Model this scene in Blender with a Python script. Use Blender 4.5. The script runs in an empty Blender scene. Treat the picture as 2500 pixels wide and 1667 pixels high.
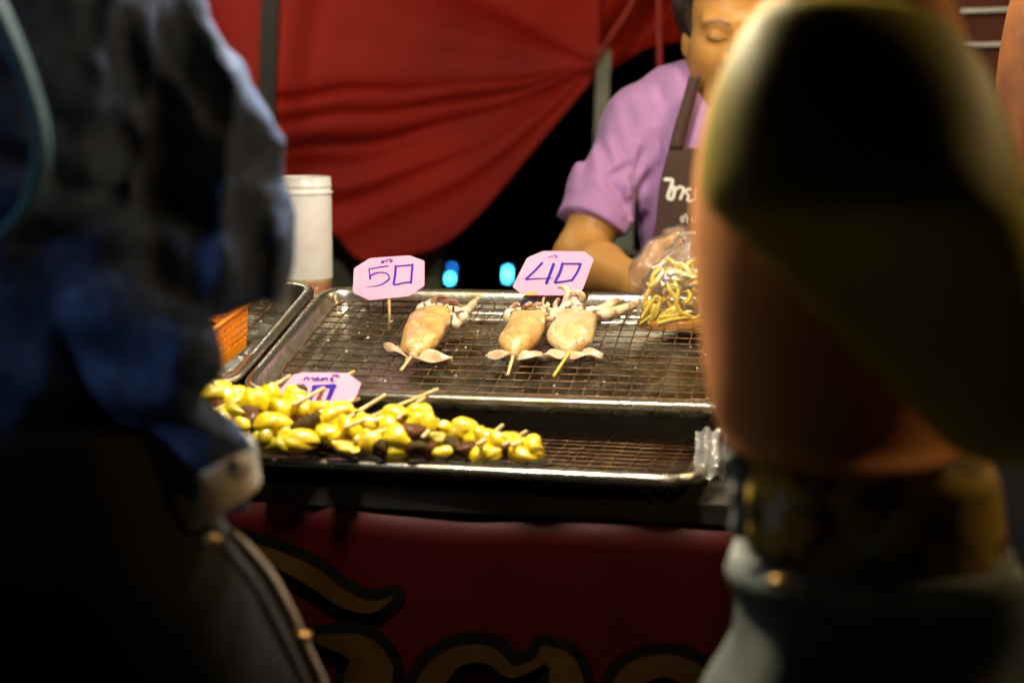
import bpy, math, random
import numpy as np
from mathutils import Vector, Matrix
random.seed(7)
rng = np.random.default_rng(7)
sc = bpy.context.scene
COL = sc.collection

# ------------------------------------------------------------------ camera
F = 4167.0                                    # focal length in photo pixels (60 mm on 36 mm, 2500 px)
CAM = np.array([0.0, 0.0, 1.25]); PITCH = math.radians(8.0)
FWD = np.array([0, math.cos(PITCH), -math.sin(PITCH)])
UPV = np.array([0, math.sin(PITCH), math.cos(PITCH)])
cd = bpy.data.cameras.new('camera'); cam = bpy.data.objects.new('camera', cd); COL.objects.link(cam)
cam.location = CAM; cam.rotation_euler = (math.pi/2 - PITCH, 0, 0)
cd.sensor_width = 36.0; cd.lens = 60.0; cd.clip_start = 0.02; cd.clip_end = 400.0
cd.dof.use_dof = True; cd.dof.focus_distance = 2.28; cd.dof.aperture_fstop = 2.7
sc.camera = cam

# ------------------------------------------------------------------ night sky and exposure
world = bpy.data.worlds.new('World'); sc.world = world; world.use_nodes = True
wn = world.node_tree.nodes; wl = world.node_tree.links
bg = wn['Background']; sky = wn.new('ShaderNodeTexSky'); sky.sky_type = 'NISHITA'; sky.sun_disc = False
sky.sun_elevation = math.radians(-8.0); sky.sun_rotation = math.radians(200)
wl.new(sky.outputs[0], bg.inputs[0]); bg.inputs[1].default_value = 0.05
sc.view_settings.view_transform = 'Standard'; sc.view_settings.look = 'None'
sc.view_settings.gamma = 1.0; sc.view_settings.exposure = 0.55
sc.cycles.use_adaptive_sampling = True
sc.cycles.max_bounces = 8; sc.cycles.transparent_max_bounces = 16
sc.cycles.sample_clamp_indirect = 6.0
sc.cycles.use_denoising = True

# ------------------------------------------------------------------ geometry helpers
def ray(x, y):
    return np.array([(x-1250)/F, 0, 0]) + UPV*(-(y-833.5)/F) + FWD
def P(x, y, Y):
    d = ray(x, y); return CAM + d*(Y/d[1])
def hit(x, y, o, n):
    d = ray(x, y); t = ((np.asarray(o)-CAM)@n)/(d@n); return CAM + d*t
def unit(v):
    v = np.asarray(v, float); return v/np.linalg.norm(v)

def mesh_data(name, v, f, mat=None, smooth=True):
    me = bpy.data.meshes.new(name)
    me.from_pydata([tuple(map(float, p)) for p in v], [], [tuple(int(i) for i in q) for q in f])
    if mat: me.materials.append(mat)
    if smooth: me.polygons.foreach_set('use_smooth', [True]*len(me.polygons))
    me.update(); return me
def fast_mesh(name, v, quads, mat=None):
    me = bpy.data.meshes.new(name); n = len(quads)
    me.vertices.add(len(v)); me.vertices.foreach_set('co', np.asarray(v, np.float32).ravel())
    me.loops.add(n*4); me.loops.foreach_set('vertex_index', np.asarray(quads, np.int32).ravel())
    me.polygons.add(n); me.polygons.foreach_set('loop_start', np.arange(0, n*4, 4, dtype=np.int32))
    me.polygons.foreach_set('loop_total', np.full(n, 4, np.int32))
    me.polygons.foreach_set('use_smooth', np.ones(n, bool))
    if mat: me.materials.append(mat)
    me.update(calc_edges=True); me.validate(); return me
def link(name, me, parent=None):
    o = bpy.data.objects.new(name, me); COL.objects.link(o)
    if parent is not None: attach(o, parent)
    return o
def root_loc(p):
    while p.parent: p = p.parent
    return p.location
def attach(o, parent):
    o.parent = parent
    o.matrix_parent_inverse = Matrix.Translation(-root_loc(parent)) if parent.parent is None else Matrix.Identity(4)
def obj(name, v, f, mat, parent=None, smooth=True):
    return link(name, mesh_data(name, v, f, mat, smooth), parent)
def tag(o, label, cat, group=None, kind=None):
    if label: o['label'] = label
    if cat: o['category'] = cat
    if group: o['group'] = group
    if kind: o['kind'] = kind
    return o
def thing(name, loc, label, cat, group=None):
    o = bpy.data.objects.new(name, None); COL.objects.link(o); o.location = tuple(map(float, loc))
    o.empty_display_size = 0.05
    return tag(o, label, cat, group)

def box(c, ax, ay, az, hx, hy, hz):
    c = np.asarray(c, float); ax, ay, az = (np.asarray(a, float) for a in (ax, ay, az))
    v = [c+ax*hx*i+ay*hy*j+az*hz*k for i in (-1, 1) for j in (-1, 1) for k in (-1, 1)]
    f = [(0,1,3,2), (4,6,7,5), (0,4,5,1), (2,3,7,6), (0,2,6,4), (1,5,7,3)]
    return v, f
def merge(*parts):
    V, Fc = [], []
    for v, f in parts:
        o = len(V); V += list(v); Fc += [tuple(i+o for i in q) for q in f]
    return V, Fc
def smooth_path(pts, n):
    pts = np.asarray(pts, float)
    if len(pts) < 3:
        t = np.linspace(0, 1, n)[:, None]; return pts[0]*(1-t)+pts[-1]*t
    P0 = np.vstack([2*pts[0]-pts[1], pts, 2*pts[-1]-pts[-2]])
    out = []
    for s in np.linspace(0, len(pts)-1, n):
        i = min(int(s), len(pts)-2); t = s-i
        a, b, c, d = P0[i:i+4]
        out.append(.5*((2*b)+(-a+c)*t+(2*a-5*b+4*c-d)*t*t+(-a+3*b-3*c+d)*t**3))
    return np.array(out)
def tube(pts, r, seg=8, n=None, flat=None, up=(0, 0, 1)):
    pts = np.asarray(pts, float)
    r = np.asarray(r if np.ndim(r) else [r]*len(pts), float)
    if n:
        rr = np.interp(np.linspace(0, 1, n), np.linspace(0, 1, len(r)), r)
        pts = smooth_path(pts, n); r = rr
    m = len(pts); V = []; Fc = []
    tang = np.gradient(pts, axis=0); ref = np.asarray(up, float); side = None
    for i in range(m):
        t = unit(tang[i]+1e-9)
        if side is None:
            if abs(t@ref) > .95: ref = np.array([1, 0, 0.])
            side = unit(np.cross(t, ref))
        side = unit(side - t*(side@t)); nn = np.cross(side, t)
        k = 1.0 if flat is None else flat
        for j in range(seg):
            a = 2*math.pi*j/seg
            V.append(pts[i]+side*math.cos(a)*r[i]+nn*math.sin(a)*r[i]*k)
    for i in range(m-1):
        for j in range(seg):
            a = i*seg+j; b = i*seg+(j+1) % seg
            Fc.append((a, b, b+seg, a+seg))
    Fc.append(tuple(range(seg))[::-1]); Fc.append(tuple((m-1)*seg+j for j in range(seg)))
    return V, Fc
def lathe(prof, c, seg=40):
    V = []; Fc = []
    for r, z in prof:
        for j in range(seg):
            a = 2*math.pi*j/seg; V.append((c[0]+r*math.cos(a), c[1]+r*math.sin(a), c[2]+z))
    for i in range(len(prof)-1):
        for j in range(seg):
            a = i*seg+j; b = i*seg+(j+1) % seg; Fc.append((a, b, b+seg, a+seg))
    return V, Fc
def grid_faces(nu, nv):
    return [(i*nv+j, (i+1)*nv+j, (i+1)*nv+j+1, i*nv+j+1) for i in range(nu-1) for j in range(nv-1)]
def solid(o, t, off=0.0):
    m = o.modifiers.new('thickness', 'SOLIDIFY'); m.thickness = t; m.offset = off; return o
def subsurf(o, n=1):
    m = o.modifiers.new('smooth', 'SUBSURF'); m.levels = n; m.render_levels = n; return o

# signed-distance modelling -> one continuous surface
class Noise:
    def __init__(s, k, n=10, seed=0, an=(1, 1, 1)):
        g = np.random.default_rng(seed); d = g.normal(size=(n, 3)); d /= np.linalg.norm(d, axis=1)[:, None]
        s.K = d*np.asarray(an)*(k*g.uniform(.5, 1.6, (n, 1))); s.ph = g.uniform(0, 6.28, n)
    def __call__(s, p):
        return np.sin(p@s.K.T+s.ph).sum(1)/math.sqrt(len(s.ph))
def smin(a, b, k):
    h = np.clip(.5+.5*(b-a)/k, 0, 1); return b*(1-h)+a*h-k*h*(1-h)
def caps(p, a, b, ra, rb):
    a = np.asarray(a, float); ab = np.asarray(b, float)-a; t = np.clip(((p-a)@ab)/(ab@ab), 0, 1)
    return np.linalg.norm(p-a-t[:, None]*ab, axis=1)-(ra+(rb-ra)*t)
def ell(p, c, r, R=None):
    q = p-np.asarray(c, float)
    if R is not None: q = q@R
    r = np.asarray(r, float); k0 = np.linalg.norm(q/r, axis=1); k1 = np.linalg.norm(q/(r*r), axis=1)+1e-9
    return k0*(k0-1)/k1
def surface(func, lo, hi, h, B=8):
    lo = np.asarray(lo, float); n = (np.ceil((np.asarray(hi)-lo)/h/B).astype(int))*B
    nb = n//B
    bi = np.stack(np.meshgrid(*[np.arange(k) for k in nb], indexing='ij'), -1).reshape(-1, 3)
    d0 = func(lo+(bi*B+(B-1)/2)*h)
    Fg = np.empty((nb[0], nb[1], nb[2], B, B, B), np.float32)
    Fg[bi[:, 0], bi[:, 1], bi[:, 2]] = d0[:, None, None, None]
    act = bi[np.abs(d0) < B*h*1.05+.03]
    loc = np.stack(np.meshgrid(*[np.arange(B)]*3, indexing='ij'), -1).reshape(-1, 3)
    for s in range(0, len(act), 400):
        a = act[s:s+400]
        pts = lo+((a*B)[:, None, :]+loc[None])*h
        Fg[a[:, 0], a[:, 1], a[:, 2]] = func(pts.reshape(-1, 3)).reshape(len(a), B, B, B)
    G = Fg.transpose(0, 3, 1, 4, 2, 5).reshape(n)
    G[0] = G[-1] = 1; G[:, 0] = G[:, -1] = 1; G[:, :, 0] = G[:, :, -1] = 1
    S = G < 0
    nx, ny, nz = np.array(G.shape)-1
    def cs(A, o): return A[o[0]:o[0]+nx, o[1]:o[1]+ny, o[2]:o[2]+nz]
    corners = [(i, j, k) for i in (0, 1) for j in (0, 1) for k in (0, 1)]
    cnt = sum(cs(S, o).astype(np.int8) for o in corners)
    cells = np.argwhere((cnt > 0) & (cnt < 8))
    acc = np.zeros((len(cells), 3)); num = np.zeros(len(cells))
    for o in corners:
        for ax in range(3):
            if o[ax]: continue
            q = list(o); q[ax] = 1
            A = G[tuple((cells+o).T)].astype(float); Bv = G[tuple((cells+q).T)].astype(float)
            m = (A < 0) != (Bv < 0); t = np.where(m, A/np.where(m, A-Bv, 1), 0)
            pt = np.tile(np.asarray(o, float), (len(cells), 1)); pt[:, ax] = t
            acc += pt*m[:, None]; num += m
    V = lo+(cells+acc/np.maximum(num, 1)[:, None])*h
    idx = -np.ones((nx, ny, nz), np.int64); idx[tuple(cells.T)] = np.arange(len(cells))
    Q = []
    for ax in range(3):
        sl0 = [slice(1, -1)]*3; sl1 = [slice(1, -1)]*3
        sl0[ax] = slice(0, -1); sl1[ax] = slice(1, None)
        a = S[tuple(sl0)]; b = S[tuple(sl1)]
        e = np.argwhere(a != b); 
        if not len(e): continue
        flip = a[tuple(e.T)]
        e = e+1; e[:, ax] -= 1
        u, w = (ax+1) % 3, (ax+2) % 3
        def c(du, dw):
            q = e.copy(); q[:, u] -= du; q[:, w] -= dw; return idx[tuple(q.T)]
        q = np.stack([c(1, 1), c(0, 1), c(0, 0), c(1, 0)], 1)
        q[~flip] = q[~flip][:, ::-1]; Q.append(q)
    return V, np.vstack(Q)
def sdf_obj(name, func, lo, hi, h, mat, parent=None, relax=0):
    V, Q = surface(func, lo, hi, h)
    for _ in range(relax):
        S = np.zeros_like(V); C = np.zeros(len(V))
        for k in range(4):
            np.add.at(S, Q[:, k], V[Q[:, (k+1) % 4]]); np.add.at(C, Q[:, k], 1)
            np.add.at(S, Q[:, k], V[Q[:, (k+3) % 4]]); np.add.at(C, Q[:, k], 1)
        V = V*.5+.5*S/np.maximum(C, 1)[:, None]
    return link(name, fast_mesh(name, V, Q, mat), parent), V

# ------------------------------------------------------------------ materials
def mat(name, c1, rough=.5, metal=0.0, c2=None, scale=8.0, detail=4.0, lo=.4, hi=.65, bump=0.0, bscale=None,
        coat=0.0, sss=0.0, spec=.5, rough2=None, c3=None, scale3=40.0, lo3=.6, hi3=.7, stretch=None, trans=0.0,
        emit=None, sheen=0.0, distort=0.0):
    m = bpy.data.materials.new(name); m.use_nodes = True; nt = m.node_tree; N = nt.nodes; L = nt.links
    b = N['Principled BSDF']; b.inputs['Roughness'].default_value = rough; b.inputs['Metallic'].default_value = metal
    b.inputs['Base Color'].default_value = (*c1, 1); b.inputs['Specular IOR Level'].default_value = spec
    b.inputs['Coat Weight'].default_value = coat; b.inputs['Coat Roughness'].default_value = .17 if coat >= .8 else .10; b.inputs['Coat IOR'].default_value = 1.8 if coat >= .8 else 1.5
    b.inputs['Sheen Weight'].default_value = sheen
    if sss: b.inputs['Subsurface Weight'].default_value = sss; b.inputs['Subsurface Radius'].default_value = (.02, .01, .006); b.inputs['Subsurface Scale'].default_value = .5
    if trans: b.inputs['Transmission Weight'].default_value = trans
    if emit: b.inputs['Emission Color'].default_value = (*emit[0], 1); b.inputs['Emission Strength'].default_value = emit[1]
    tc = N.new('ShaderNodeTexCoord'); src = tc.outputs['Object']
    if stretch:
        mp = N.new('ShaderNodeMapping'); mp.inputs['Scale'].default_value = stretch; L.new(src, mp.inputs[0]); src = mp.outputs[0]
    def noise(s, d=4.0):
        n = N.new('ShaderNodeTexNoise'); n.inputs['Scale'].default_value = s; n.inputs['Detail'].default_value = d
        n.inputs['Distortion'].default_value = distort
        L.new(src, n.inputs['Vector']); return n.outputs['Fac']
    def ramp(fac, a, z):
        r = N.new('ShaderNodeMapRange'); r.inputs[1].default_value = a; r.inputs[2].default_value = z; L.new(fac, r.inputs[0]); return r.outputs[0]
    def mix(fac, a, z):
        x = N.new('ShaderNodeMix'); x.data_type = 'RGBA'; L.new(fac, x.inputs[0])
        for s, q in ((6, a), (7, z)):
            if isinstance(q, tuple): x.inputs[s].default_value = (*q, 1)
            else: L.new(q, x.inputs[s])
        return x.outputs[2]
    col = None
    if c2:
        f = ramp(noise(scale, detail), lo, hi); col = mix(f, c1, c2)
        if rough2 is not None:
            mr = N.new('ShaderNodeMapRange'); mr.inputs[3].default_value = rough; mr.inputs[4].default_value = rough2
            L.new(f, mr.inputs[0]); L.new(mr.outputs[0], b.inputs['Roughness'])
    if c3: col = mix(ramp(noise(scale3, 3.0), lo3, hi3), col if col else c1, c3)
    if col: L.new(col, b.inputs['Base Color'])
    if bump:
        bp = N.new('ShaderNodeBump'); bp.inputs['Strength'].default_value = bump; bp.inputs['Distance'].default_value = .004
        L.new(noise(bscale or scale*3, 5.0), bp.inputs['Height']); L.new(bp.outputs[0], b.inputs['Normal'])
    return m
def vcol_mat(name, rough, sss=.15, bump=.05):
    m = mat(name, (.5, .3, .15), rough, bump=bump, bscale=220, sss=sss, spec=.3)
    a = m.node_tree.nodes.new('ShaderNodeVertexColor'); a.layer_name = 'tint'
    m.node_tree.links.new(a.outputs[0], m.node_tree.nodes['Principled BSDF'].inputs['Base Color']); return m
def clear_mat(name, tint, gloss=.12, rough=.06, haze=.05):
    m = bpy.data.materials.new(name); m.use_nodes = True; N = m.node_tree.nodes; L = m.node_tree.links; N.clear()
    out = N.new('ShaderNodeOutputMaterial'); tr = N.new('ShaderNodeBsdfTransparent'); tr.inputs[0].default_value = (*tint, 1)
    gl = N.new('ShaderNodeBsdfGlossy'); gl.inputs['Roughness'].default_value = rough
    df = N.new('ShaderNodeBsdfDiffuse'); df.inputs[0].default_value = (.8, .8, .78, 1)
    tc = N.new('ShaderNodeTexCoord'); no = N.new('ShaderNodeTexNoise'); no.inputs['Scale'].default_value = 60; no.inputs['Distortion'].default_value = 1.5
    L.new(tc.outputs['Object'], no.inputs['Vector']); bp = N.new('ShaderNodeBump'); bp.inputs['Strength'].default_value = .9; bp.inputs['Distance'].default_value = .006
    L.new(no.outputs['Fac'], bp.inputs['Height']); L.new(bp.outputs[0], gl.inputs['Normal'])
    fr = N.new('ShaderNodeLayerWeight'); fr.inputs[0].default_value = .35
    ad = N.new('ShaderNodeMath'); ad.operation = 'MULTIPLY_ADD'; ad.inputs[1].default_value = .55; ad.inputs[2].default_value = gloss; ad.use_clamp = True
    L.new(fr.outputs['Facing'], ad.inputs[0])
    m1 = N.new('ShaderNodeMixShader'); m1.inputs[0].default_value = haze; L.new(tr.outputs[0], m1.inputs[1]); L.new(df.outputs[0], m1.inputs[2])
    m2 = N.new('ShaderNodeMixShader'); L.new(ad.outputs[0], m2.inputs[0]); L.new(m1.outputs[0], m2.inputs[1]); L.new(gl.outputs[0], m2.inputs[2])
    L.new(m2.outputs[0], out.inputs[0]); return m

M = {}
M['steel'] = mat('steel', (.46, .44, .38), .24, .95, c2=(.20, .155, .075), scale=14, detail=8, lo=.45, hi=.70, rough2=.42, bump=.12, bscale=160, distort=.6)
M['steel_floor'] = mat('steel_floor', (.30, .30, .25), .26, .85, c2=(.10, .065, .022), scale=11, detail=9, lo=.42, hi=.62, rough2=.12, bump=.3, bscale=70, c3=(.70, .68, .60), scale3=260, lo3=.72, hi3=.77, distort=1.2)
M['rust_wire'] = mat('rust_wire', (.085, .034, .012), .34, .55, c2=(.24, .135, .05), scale=60, lo=.45, hi=.72, bump=.3, bscale=400)
M['bamboo'] = mat('bamboo', (.74, .58, .30), .55, c2=(.58, .40, .16), scale=50, bump=.1, stretch=(1, 1, .3))
M['bamboo_yellow'] = mat('bamboo_yellow', (.80, .52, .06), .4, c2=(.7, .42, .05), scale=60, coat=.4)
M['card'] = mat('card', (.86, .46, .70), .55, spec=.3, c2=(.82, .42, .66), scale=12, bump=.03, bscale=200)
M['card_edge'] = mat('card_edge', (.62, .10, .09), .6, c2=(.5, .07, .06), scale=40)
M['marker'] = mat('marker', (.035, .012, .42), .4, c2=(.10, .05, .56), scale=130, lo=.5, hi=.75)
M['stain'] = mat('stain', (.85, .52, .02), .4, c2=(.8, .6, .1), scale=150)
M['squid_skin'] = mat('squid_skin', (.60, .38, .135), .34, c2=(.42, .18, .04), scale=20, detail=3, lo=.45, hi=.68, c3=(.15, .06, .018), scale3=460, lo3=.56, hi3=.67, bump=.6, bscale=80, coat=.4, sss=.1)
M['squid_skin_pale'] = mat('squid_skin_pale', (.62, .47, .24), .34, c2=(.45, .22, .06), scale=17, detail=3, lo=.48, hi=.72, c3=(.18, .08, .025), scale3=430, lo3=.56, hi3=.67, bump=.6, bscale=75, coat=.4, sss=.1)
M['squid_white'] = mat('squid_white', (.80, .75, .63), .30, c2=(.72, .60, .42), scale=60, bump=.3, bscale=160, coat=.5, sss=.2)
M['squid_fin'] = mat('squid_fin', (.64, .50, .34), .28, c2=(.50, .31, .18), scale=30, bump=.4, bscale=120, coat=.5, sss=.3)
M['squid_arm'] = mat('squid_arm', (.66, .55, .37), .35, c2=(.36, .17, .08), scale=60, lo=.45, hi=.62, bump=.6, bscale=260, coat=.4, sss=.15)
M['squid_arm_dark'] = mat('squid_arm_dark', (.36, .18, .09), .35, c2=(.18, .06, .03), scale=60, bump=.5, bscale=260, coat=.5, sss=.1)
M['yellow'] = mat('yellow', (.83, .66, .005), .22, c2=(.70, .36, .003), scale=20, lo=.45, hi=.75, c3=(.30, .14, .01), scale3=44, lo3=.62, hi3=.74, bump=.28, bscale=45, coat=1.0, sss=.08)
M['yellow_pale'] = mat('yellow_pale', (.88, .70, .014), .22, c2=(.66, .34, .006), scale=22, c3=(.40, .19, .01), scale3=48, lo3=.62, hi3=.75, bump=.28, bscale=50, coat=1.0, sss=.08)
M['olive_piece'] = mat('olive_piece', (.52, .43, .008), .24, c2=(.36, .24, .006), scale=26, c3=(.12, .06, .01), scale3=40, lo3=.6, hi3=.7, bump=.3, bscale=60, coat=.8)
M['brown_piece'] = mat('brown_piece', (.11, .030, .003), .34, spec=.2, c2=(.045, .014, .002), scale=30, bump=.3, bscale=60, coat=.1)
M['dark_piece'] = mat('dark_piece', (.022, .011, .002), .36, spec=.15, c2=(.09, .05, .004), scale=40, bump=.3, bscale=70)
M['bag_strip'] = mat('bag_strip', (.90, .70, .03), .3, c2=(.84, .52, .02), scale=45, c3=(.30, .12, .02), scale3=120, lo3=.64, hi3=.74, bump=.6, bscale=160, coat=.5)
M['bag_strip_pale'] = mat('bag_strip_pale', (.84, .74, .30), .3, c2=(.8, .6, .1), scale=45, bump=.3, bscale=120, coat=.7)
M['sauce'] = mat('sauce', (.42, .13, .012), .12, c2=(.55, .22, .02), scale=25, coat=1.0)
M['jar_sauce'] = mat('jar_sauce', (.50, .11, .04), .35, c2=(.55, .22, .04), scale=50, lo=.45, hi=.6)
M['foam'] = mat('foam', (.62, .40, .06), .4, c2=(.75, .62, .25), scale=190, bump=.6, bscale=260)
M['clear'] = clear_mat('clear', (.98, .98, .96), .08, .05, .05)
M['clear_wrap'] = clear_mat('clear_wrap', (.95, .95, .94), .18, .08, .25)
M['jar_wet'] = clear_mat('jar_wet', (.95, .92, .9), .03, .2, .10)
M['glove'] = clear_mat('glove', (.97, .95, .92), .04, .2, .10)
M['orange_plastic'] = mat('orange_plastic', (.85, .22, .005), .35, c2=(.8, .28, .01), scale=20, coat=.2, sss=.25)
M['black_metal'] = mat('black_metal', (.018, .017, .015), .45, .2, c2=(.035, .03, .025), scale=20, rough2=.6, bump=.1)
M['dark_post'] = mat('dark_post', (.014, .013, .010), .55, .1, c2=(.022, .02, .015), scale=15)
M['grey_paint'] = mat('grey_paint', (.20, .21, .15), .5, .1, c2=(.13, .13, .09), scale=9, bump=.1)
M['red_tarp'] = mat('red_tarp', (.36, .012, .0035), .62, spec=.2, c2=(.26, .008, .0025), scale=5, lo=.35, hi=.7, bump=.2, bscale=120, sheen=.03)
M['red_strap'] = mat('red_strap', (.36, .03, .02), .7, c2=(.28, .02, .015), scale=30)
M['banner'] = mat('banner', (.040, .0012, .0012), .55, spec=.15, c2=(.030, .0009, .0009), scale=6, bump=.05, bscale=300)
M['gold_print'] = mat('gold_print', (.055, .026, .0025), .6, spec=.15, c2=(.04, .018, .002), scale=18)
M['black_print'] = mat('black_print', (.004, .003, .003), .9, spec=.05, c2=(.006, .005, .005), scale=18)
M['canopy'] = mat('canopy', (.13, .11, .065), .9, c2=(.10, .085, .05), scale=3)
M['asphalt'] = mat('asphalt', (.045, .043, .042), .85, c2=(.065, .062, .058), scale=30, detail=8, bump=.5, bscale=150)
M['lavender'] = mat('lavender', (.42, .215, .49), .75, c2=(.38, .19, .455), scale=9, bump=.15, bscale=500, sheen=.1)
M['apron'] = mat('apron', (.050, .022, .016), .7, c2=(.065, .030, .020), scale=10, bump=.15, bscale=500)
M['white_print'] = mat('white_print', (.84, .83, .78), .6, c2=(.78, .76, .7), scale=60)
M['gold'] = mat('gold', (.85, .60, .12), .25, 1.0, c2=(.75, .5, .08), scale=90)
M['skin'] = vcol_mat('skin', .42)
M['hair'] = mat('hair', (.012, .009, .008), .42, c2=(.03, .02, .015), scale=90, stretch=(1, 1, .12), bump=.6, bscale=120)
M['denim'] = mat('denim', (.062, .120, .29), .8, c2=(.038, .070, .175), scale=60, detail=8, lo=.35, hi=.65, c3=(.11, .17, .33), scale3=90, lo3=.55, hi3=.72, bump=.3, bscale=420, spec=.3)
M['denim_fade'] = mat('denim_fade', (.22, .27, .36), .8, c2=(.12, .16, .26), scale=30, bump=.3, bscale=420)
M['cuff'] = mat('cuff', (.80, .78, .66), .8, c2=(.52, .54, .55), scale=26, lo=.45, hi=.65, c3=(.05, .09, .28), scale3=18, lo3=.58, hi3=.62, bump=.3, bscale=400)
M['black_cloth'] = mat('black_cloth', (.0045, .0045, .006), .8, spec=.2, c2=(.008, .008, .010), scale=10, bump=.2, bscale=300)
M['cream_trim'] = mat('cream_trim', (.32, .255, .18), .8, c2=(.16, .12, .09), scale=20, bump=.2, bscale=200)
M['teal_cloth'] = mat('teal_cloth', (.030, .13, .19), .7, c2=(.02, .08, .13), scale=9, bump=.2, bscale=300)
M['salmon'] = mat('salmon', (.88, .35, .11), .8, spec=.2, c2=(.82, .30, .09), scale=8, bump=.15, bscale=400)
M['olive_bag'] = mat('olive_bag', (.60, .48, .055), .55, spec=.3, c2=(.54, .42, .045), scale=7, bump=.10, bscale=350)
M['yellow_pattern'] = mat('yellow_pattern', (.50, .30, .03), .75, c2=(.09, .05, .02), scale=26, lo=.5, hi=.58, c3=(.6, .58, .45), scale3=20, lo3=.6, hi3=.64)
M['pale_denim'] = mat('pale_denim', (.15, .165, .14), .8, c2=(.09, .10, .085), scale=18, bump=.3, bscale=400)
M['pale_cloth'] = mat('pale_cloth', (.33, .34, .28), .8, c2=(.22, .23, .19), scale=18, bump=.3, bscale=300)
M['brown_cloth'] = mat('brown_cloth', (.12, .028, .012), .75, c2=(.09, .02, .01), scale=8, bump=.2, bscale=200)
M['amber_cloth'] = mat('amber_cloth', (.22, .07, .010), .75, c2=(.13, .035, .008), scale=14, bump=.5, bscale=30)
M['brass'] = mat('brass', (.40, .24, .08), .45, 1.0, c2=(.3, .17, .05), scale=60)
M['bulb'] = mat('bulb', (.9, .9, .85), .3, emit=((1, .92, .75), 6))
M['cyan_led'] = mat('cyan_led', (.1, .5, .6), .3, emit=((.05, .55, .95), 15))
M['blue_led'] = mat('blue_led', (.05, .3, .6), .3, emit=((.02, .20, .75), 9))
M['white_plastic'] = mat('white_plastic', (.75, .75, .72), .4, c2=(.7, .7, .66), scale=20)
# translucent jar wall
def jar_mat():
    m = bpy.data.materials.new('jar_plastic'); m.use_nodes = True; N = m.node_tree.nodes; L = m.node_tree.links; N.clear()
    out = N.new('ShaderNodeOutputMaterial'); tc = N.new('ShaderNodeTexCoord'); no = N.new('ShaderNodeTexNoise'); no.inputs['Scale'].default_value = 18; no.inputs['Detail'].default_value = 6
    L.new(tc.outputs['Object'], no.inputs['Vector']); rp = N.new('ShaderNodeValToRGB'); L.new(no.outputs['Fac'], rp.inputs[0])
    rp.color_ramp.elements[0].position = .3; rp.color_ramp.elements[0].color = (.78, .74, .70, 1); rp.color_ramp.elements[1].position = .6; rp.color_ramp.elements[1].color = (.93, .91, .94, 1)
    df = N.new('ShaderNodeBsdfDiffuse'); tl = N.new('ShaderNodeBsdfTranslucent'); tr = N.new('ShaderNodeBsdfTransparent'); gl = N.new('ShaderNodeBsdfGlossy'); gl.inputs['Roughness'].default_value = .25
    L.new(rp.outputs[0], df.inputs[0]); L.new(rp.outputs[0], tl.inputs[0])
    a = N.new('ShaderNodeMixShader'); a.inputs[0].default_value = .22; L.new(df.outputs[0], a.inputs[1]); L.new(tl.outputs[0], a.inputs[2])
    b = N.new('ShaderNodeMixShader'); b.inputs[0].default_value = .04; L.new(a.outputs[0], b.inputs[1]); L.new(tr.outputs[0], b.inputs[2])
    c = N.new('ShaderNodeMixShader'); c.inputs[0].default_value = .05; L.new(b.outputs[0], c.inputs[1]); L.new(gl.outputs[0], c.inputs[2])
    L.new(c.outputs[0], out.inputs[0]); return m
M['jar'] = jar_mat()

# ------------------------------------------------------------------ stall frames of reference
Z3 = np.array([0, 0, 1.0])
def frame(psi, th):
    w = np.array([math.cos(psi), -math.sin(psi), 0]); u = np.array([math.sin(psi), math.cos(psi), 0])
    u = u*math.cos(th)+Z3*math.sin(th); return w, u, np.cross(w, u)
PSI = math.radians(11.25)
SW, SU, _ = frame(PSI, 0)                     # along the counter, across the counter
TW, TU, TN = frame(PSI, math.radians(13.8))   # squid trays lean towards the customer
T0 = P(570, 953, 2.10)                        # front left corner of the squid tray's rim
FW, FU, FN = frame(math.radians(13.0), math.radians(1.0))
FR = np.array([.205, 1.808, .845]); FLEN = .86; FDEP = .275
F0 = FR-FW*FLEN
def rackpt(x, y, h=0.0):                       # a photo pixel brought onto the squid rack, h above its wires
    return hit(x, y, T0-TN*.008+TN*h, TN)
def frontpt(x, y, h=0.0):
    return hit(x, y, F0-FN*.006+FN*h, FN)

# ------------------------------------------------------------------ ground, counter, banner
s = 60.0
g = obj('ground', [(-s, -s, 0), (s, -s, 0), (s, s, 0), (-s, s, 0)], [(0, 1, 2, 3)], M['asphalt'], smooth=False)
tag(g, 'dark asphalt of the night market lane', 'ground', kind='structure')

C0 = np.array([.25, 1.79, 0])                  # a point on the counter's front line
def cpt(a, b, z): return C0+SW*a+SU*b+Z3*z
ct = thing('stall_counter', cpt(-.4, .5, 0), 'black stall counter carrying the steel trays', 'counter')
obj('counter_top', *box(cpt(-.72, .52, .802), SW, SU, Z3, .86, .49, .011), M['black_metal'], ct, False)
obj('front_panel', *box(cpt(-.72, .075, .42), SW, SU, Z3, .84, .006, .366), M['black_metal'], ct, False)
obj('side_panel', *box(cpt(-1.57, .53, .40), SW, SU, Z3, .012, .44, .386), M['black_metal'], ct, False)
obj('side_panel', *box(cpt(.115, .53, .40), SW, SU, Z3, .012, .44, .386), M['black_metal'], ct, False)
for a in (-1.5, .06):
    for b in (.1, .95):
        obj('leg', *box(cpt(a, b, .395), SW, SU, Z3, .02, .02, .395), M['black_metal'], ct, False)
rs = thing('tray_riser', cpt(-.3, .62, .813), 'dark riser propping up the rear of the squid trays', 'riser')
q0 = T0+TU*.06-TN*.0405; q1 = T0+TU*.36-TN*.0405
V = []
for a in (-.45, .60):
    for q in (q0, q1):
        b_ = q+TW*a; V += [b_, np.array([b_[0], b_[1], .8135])]
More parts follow.
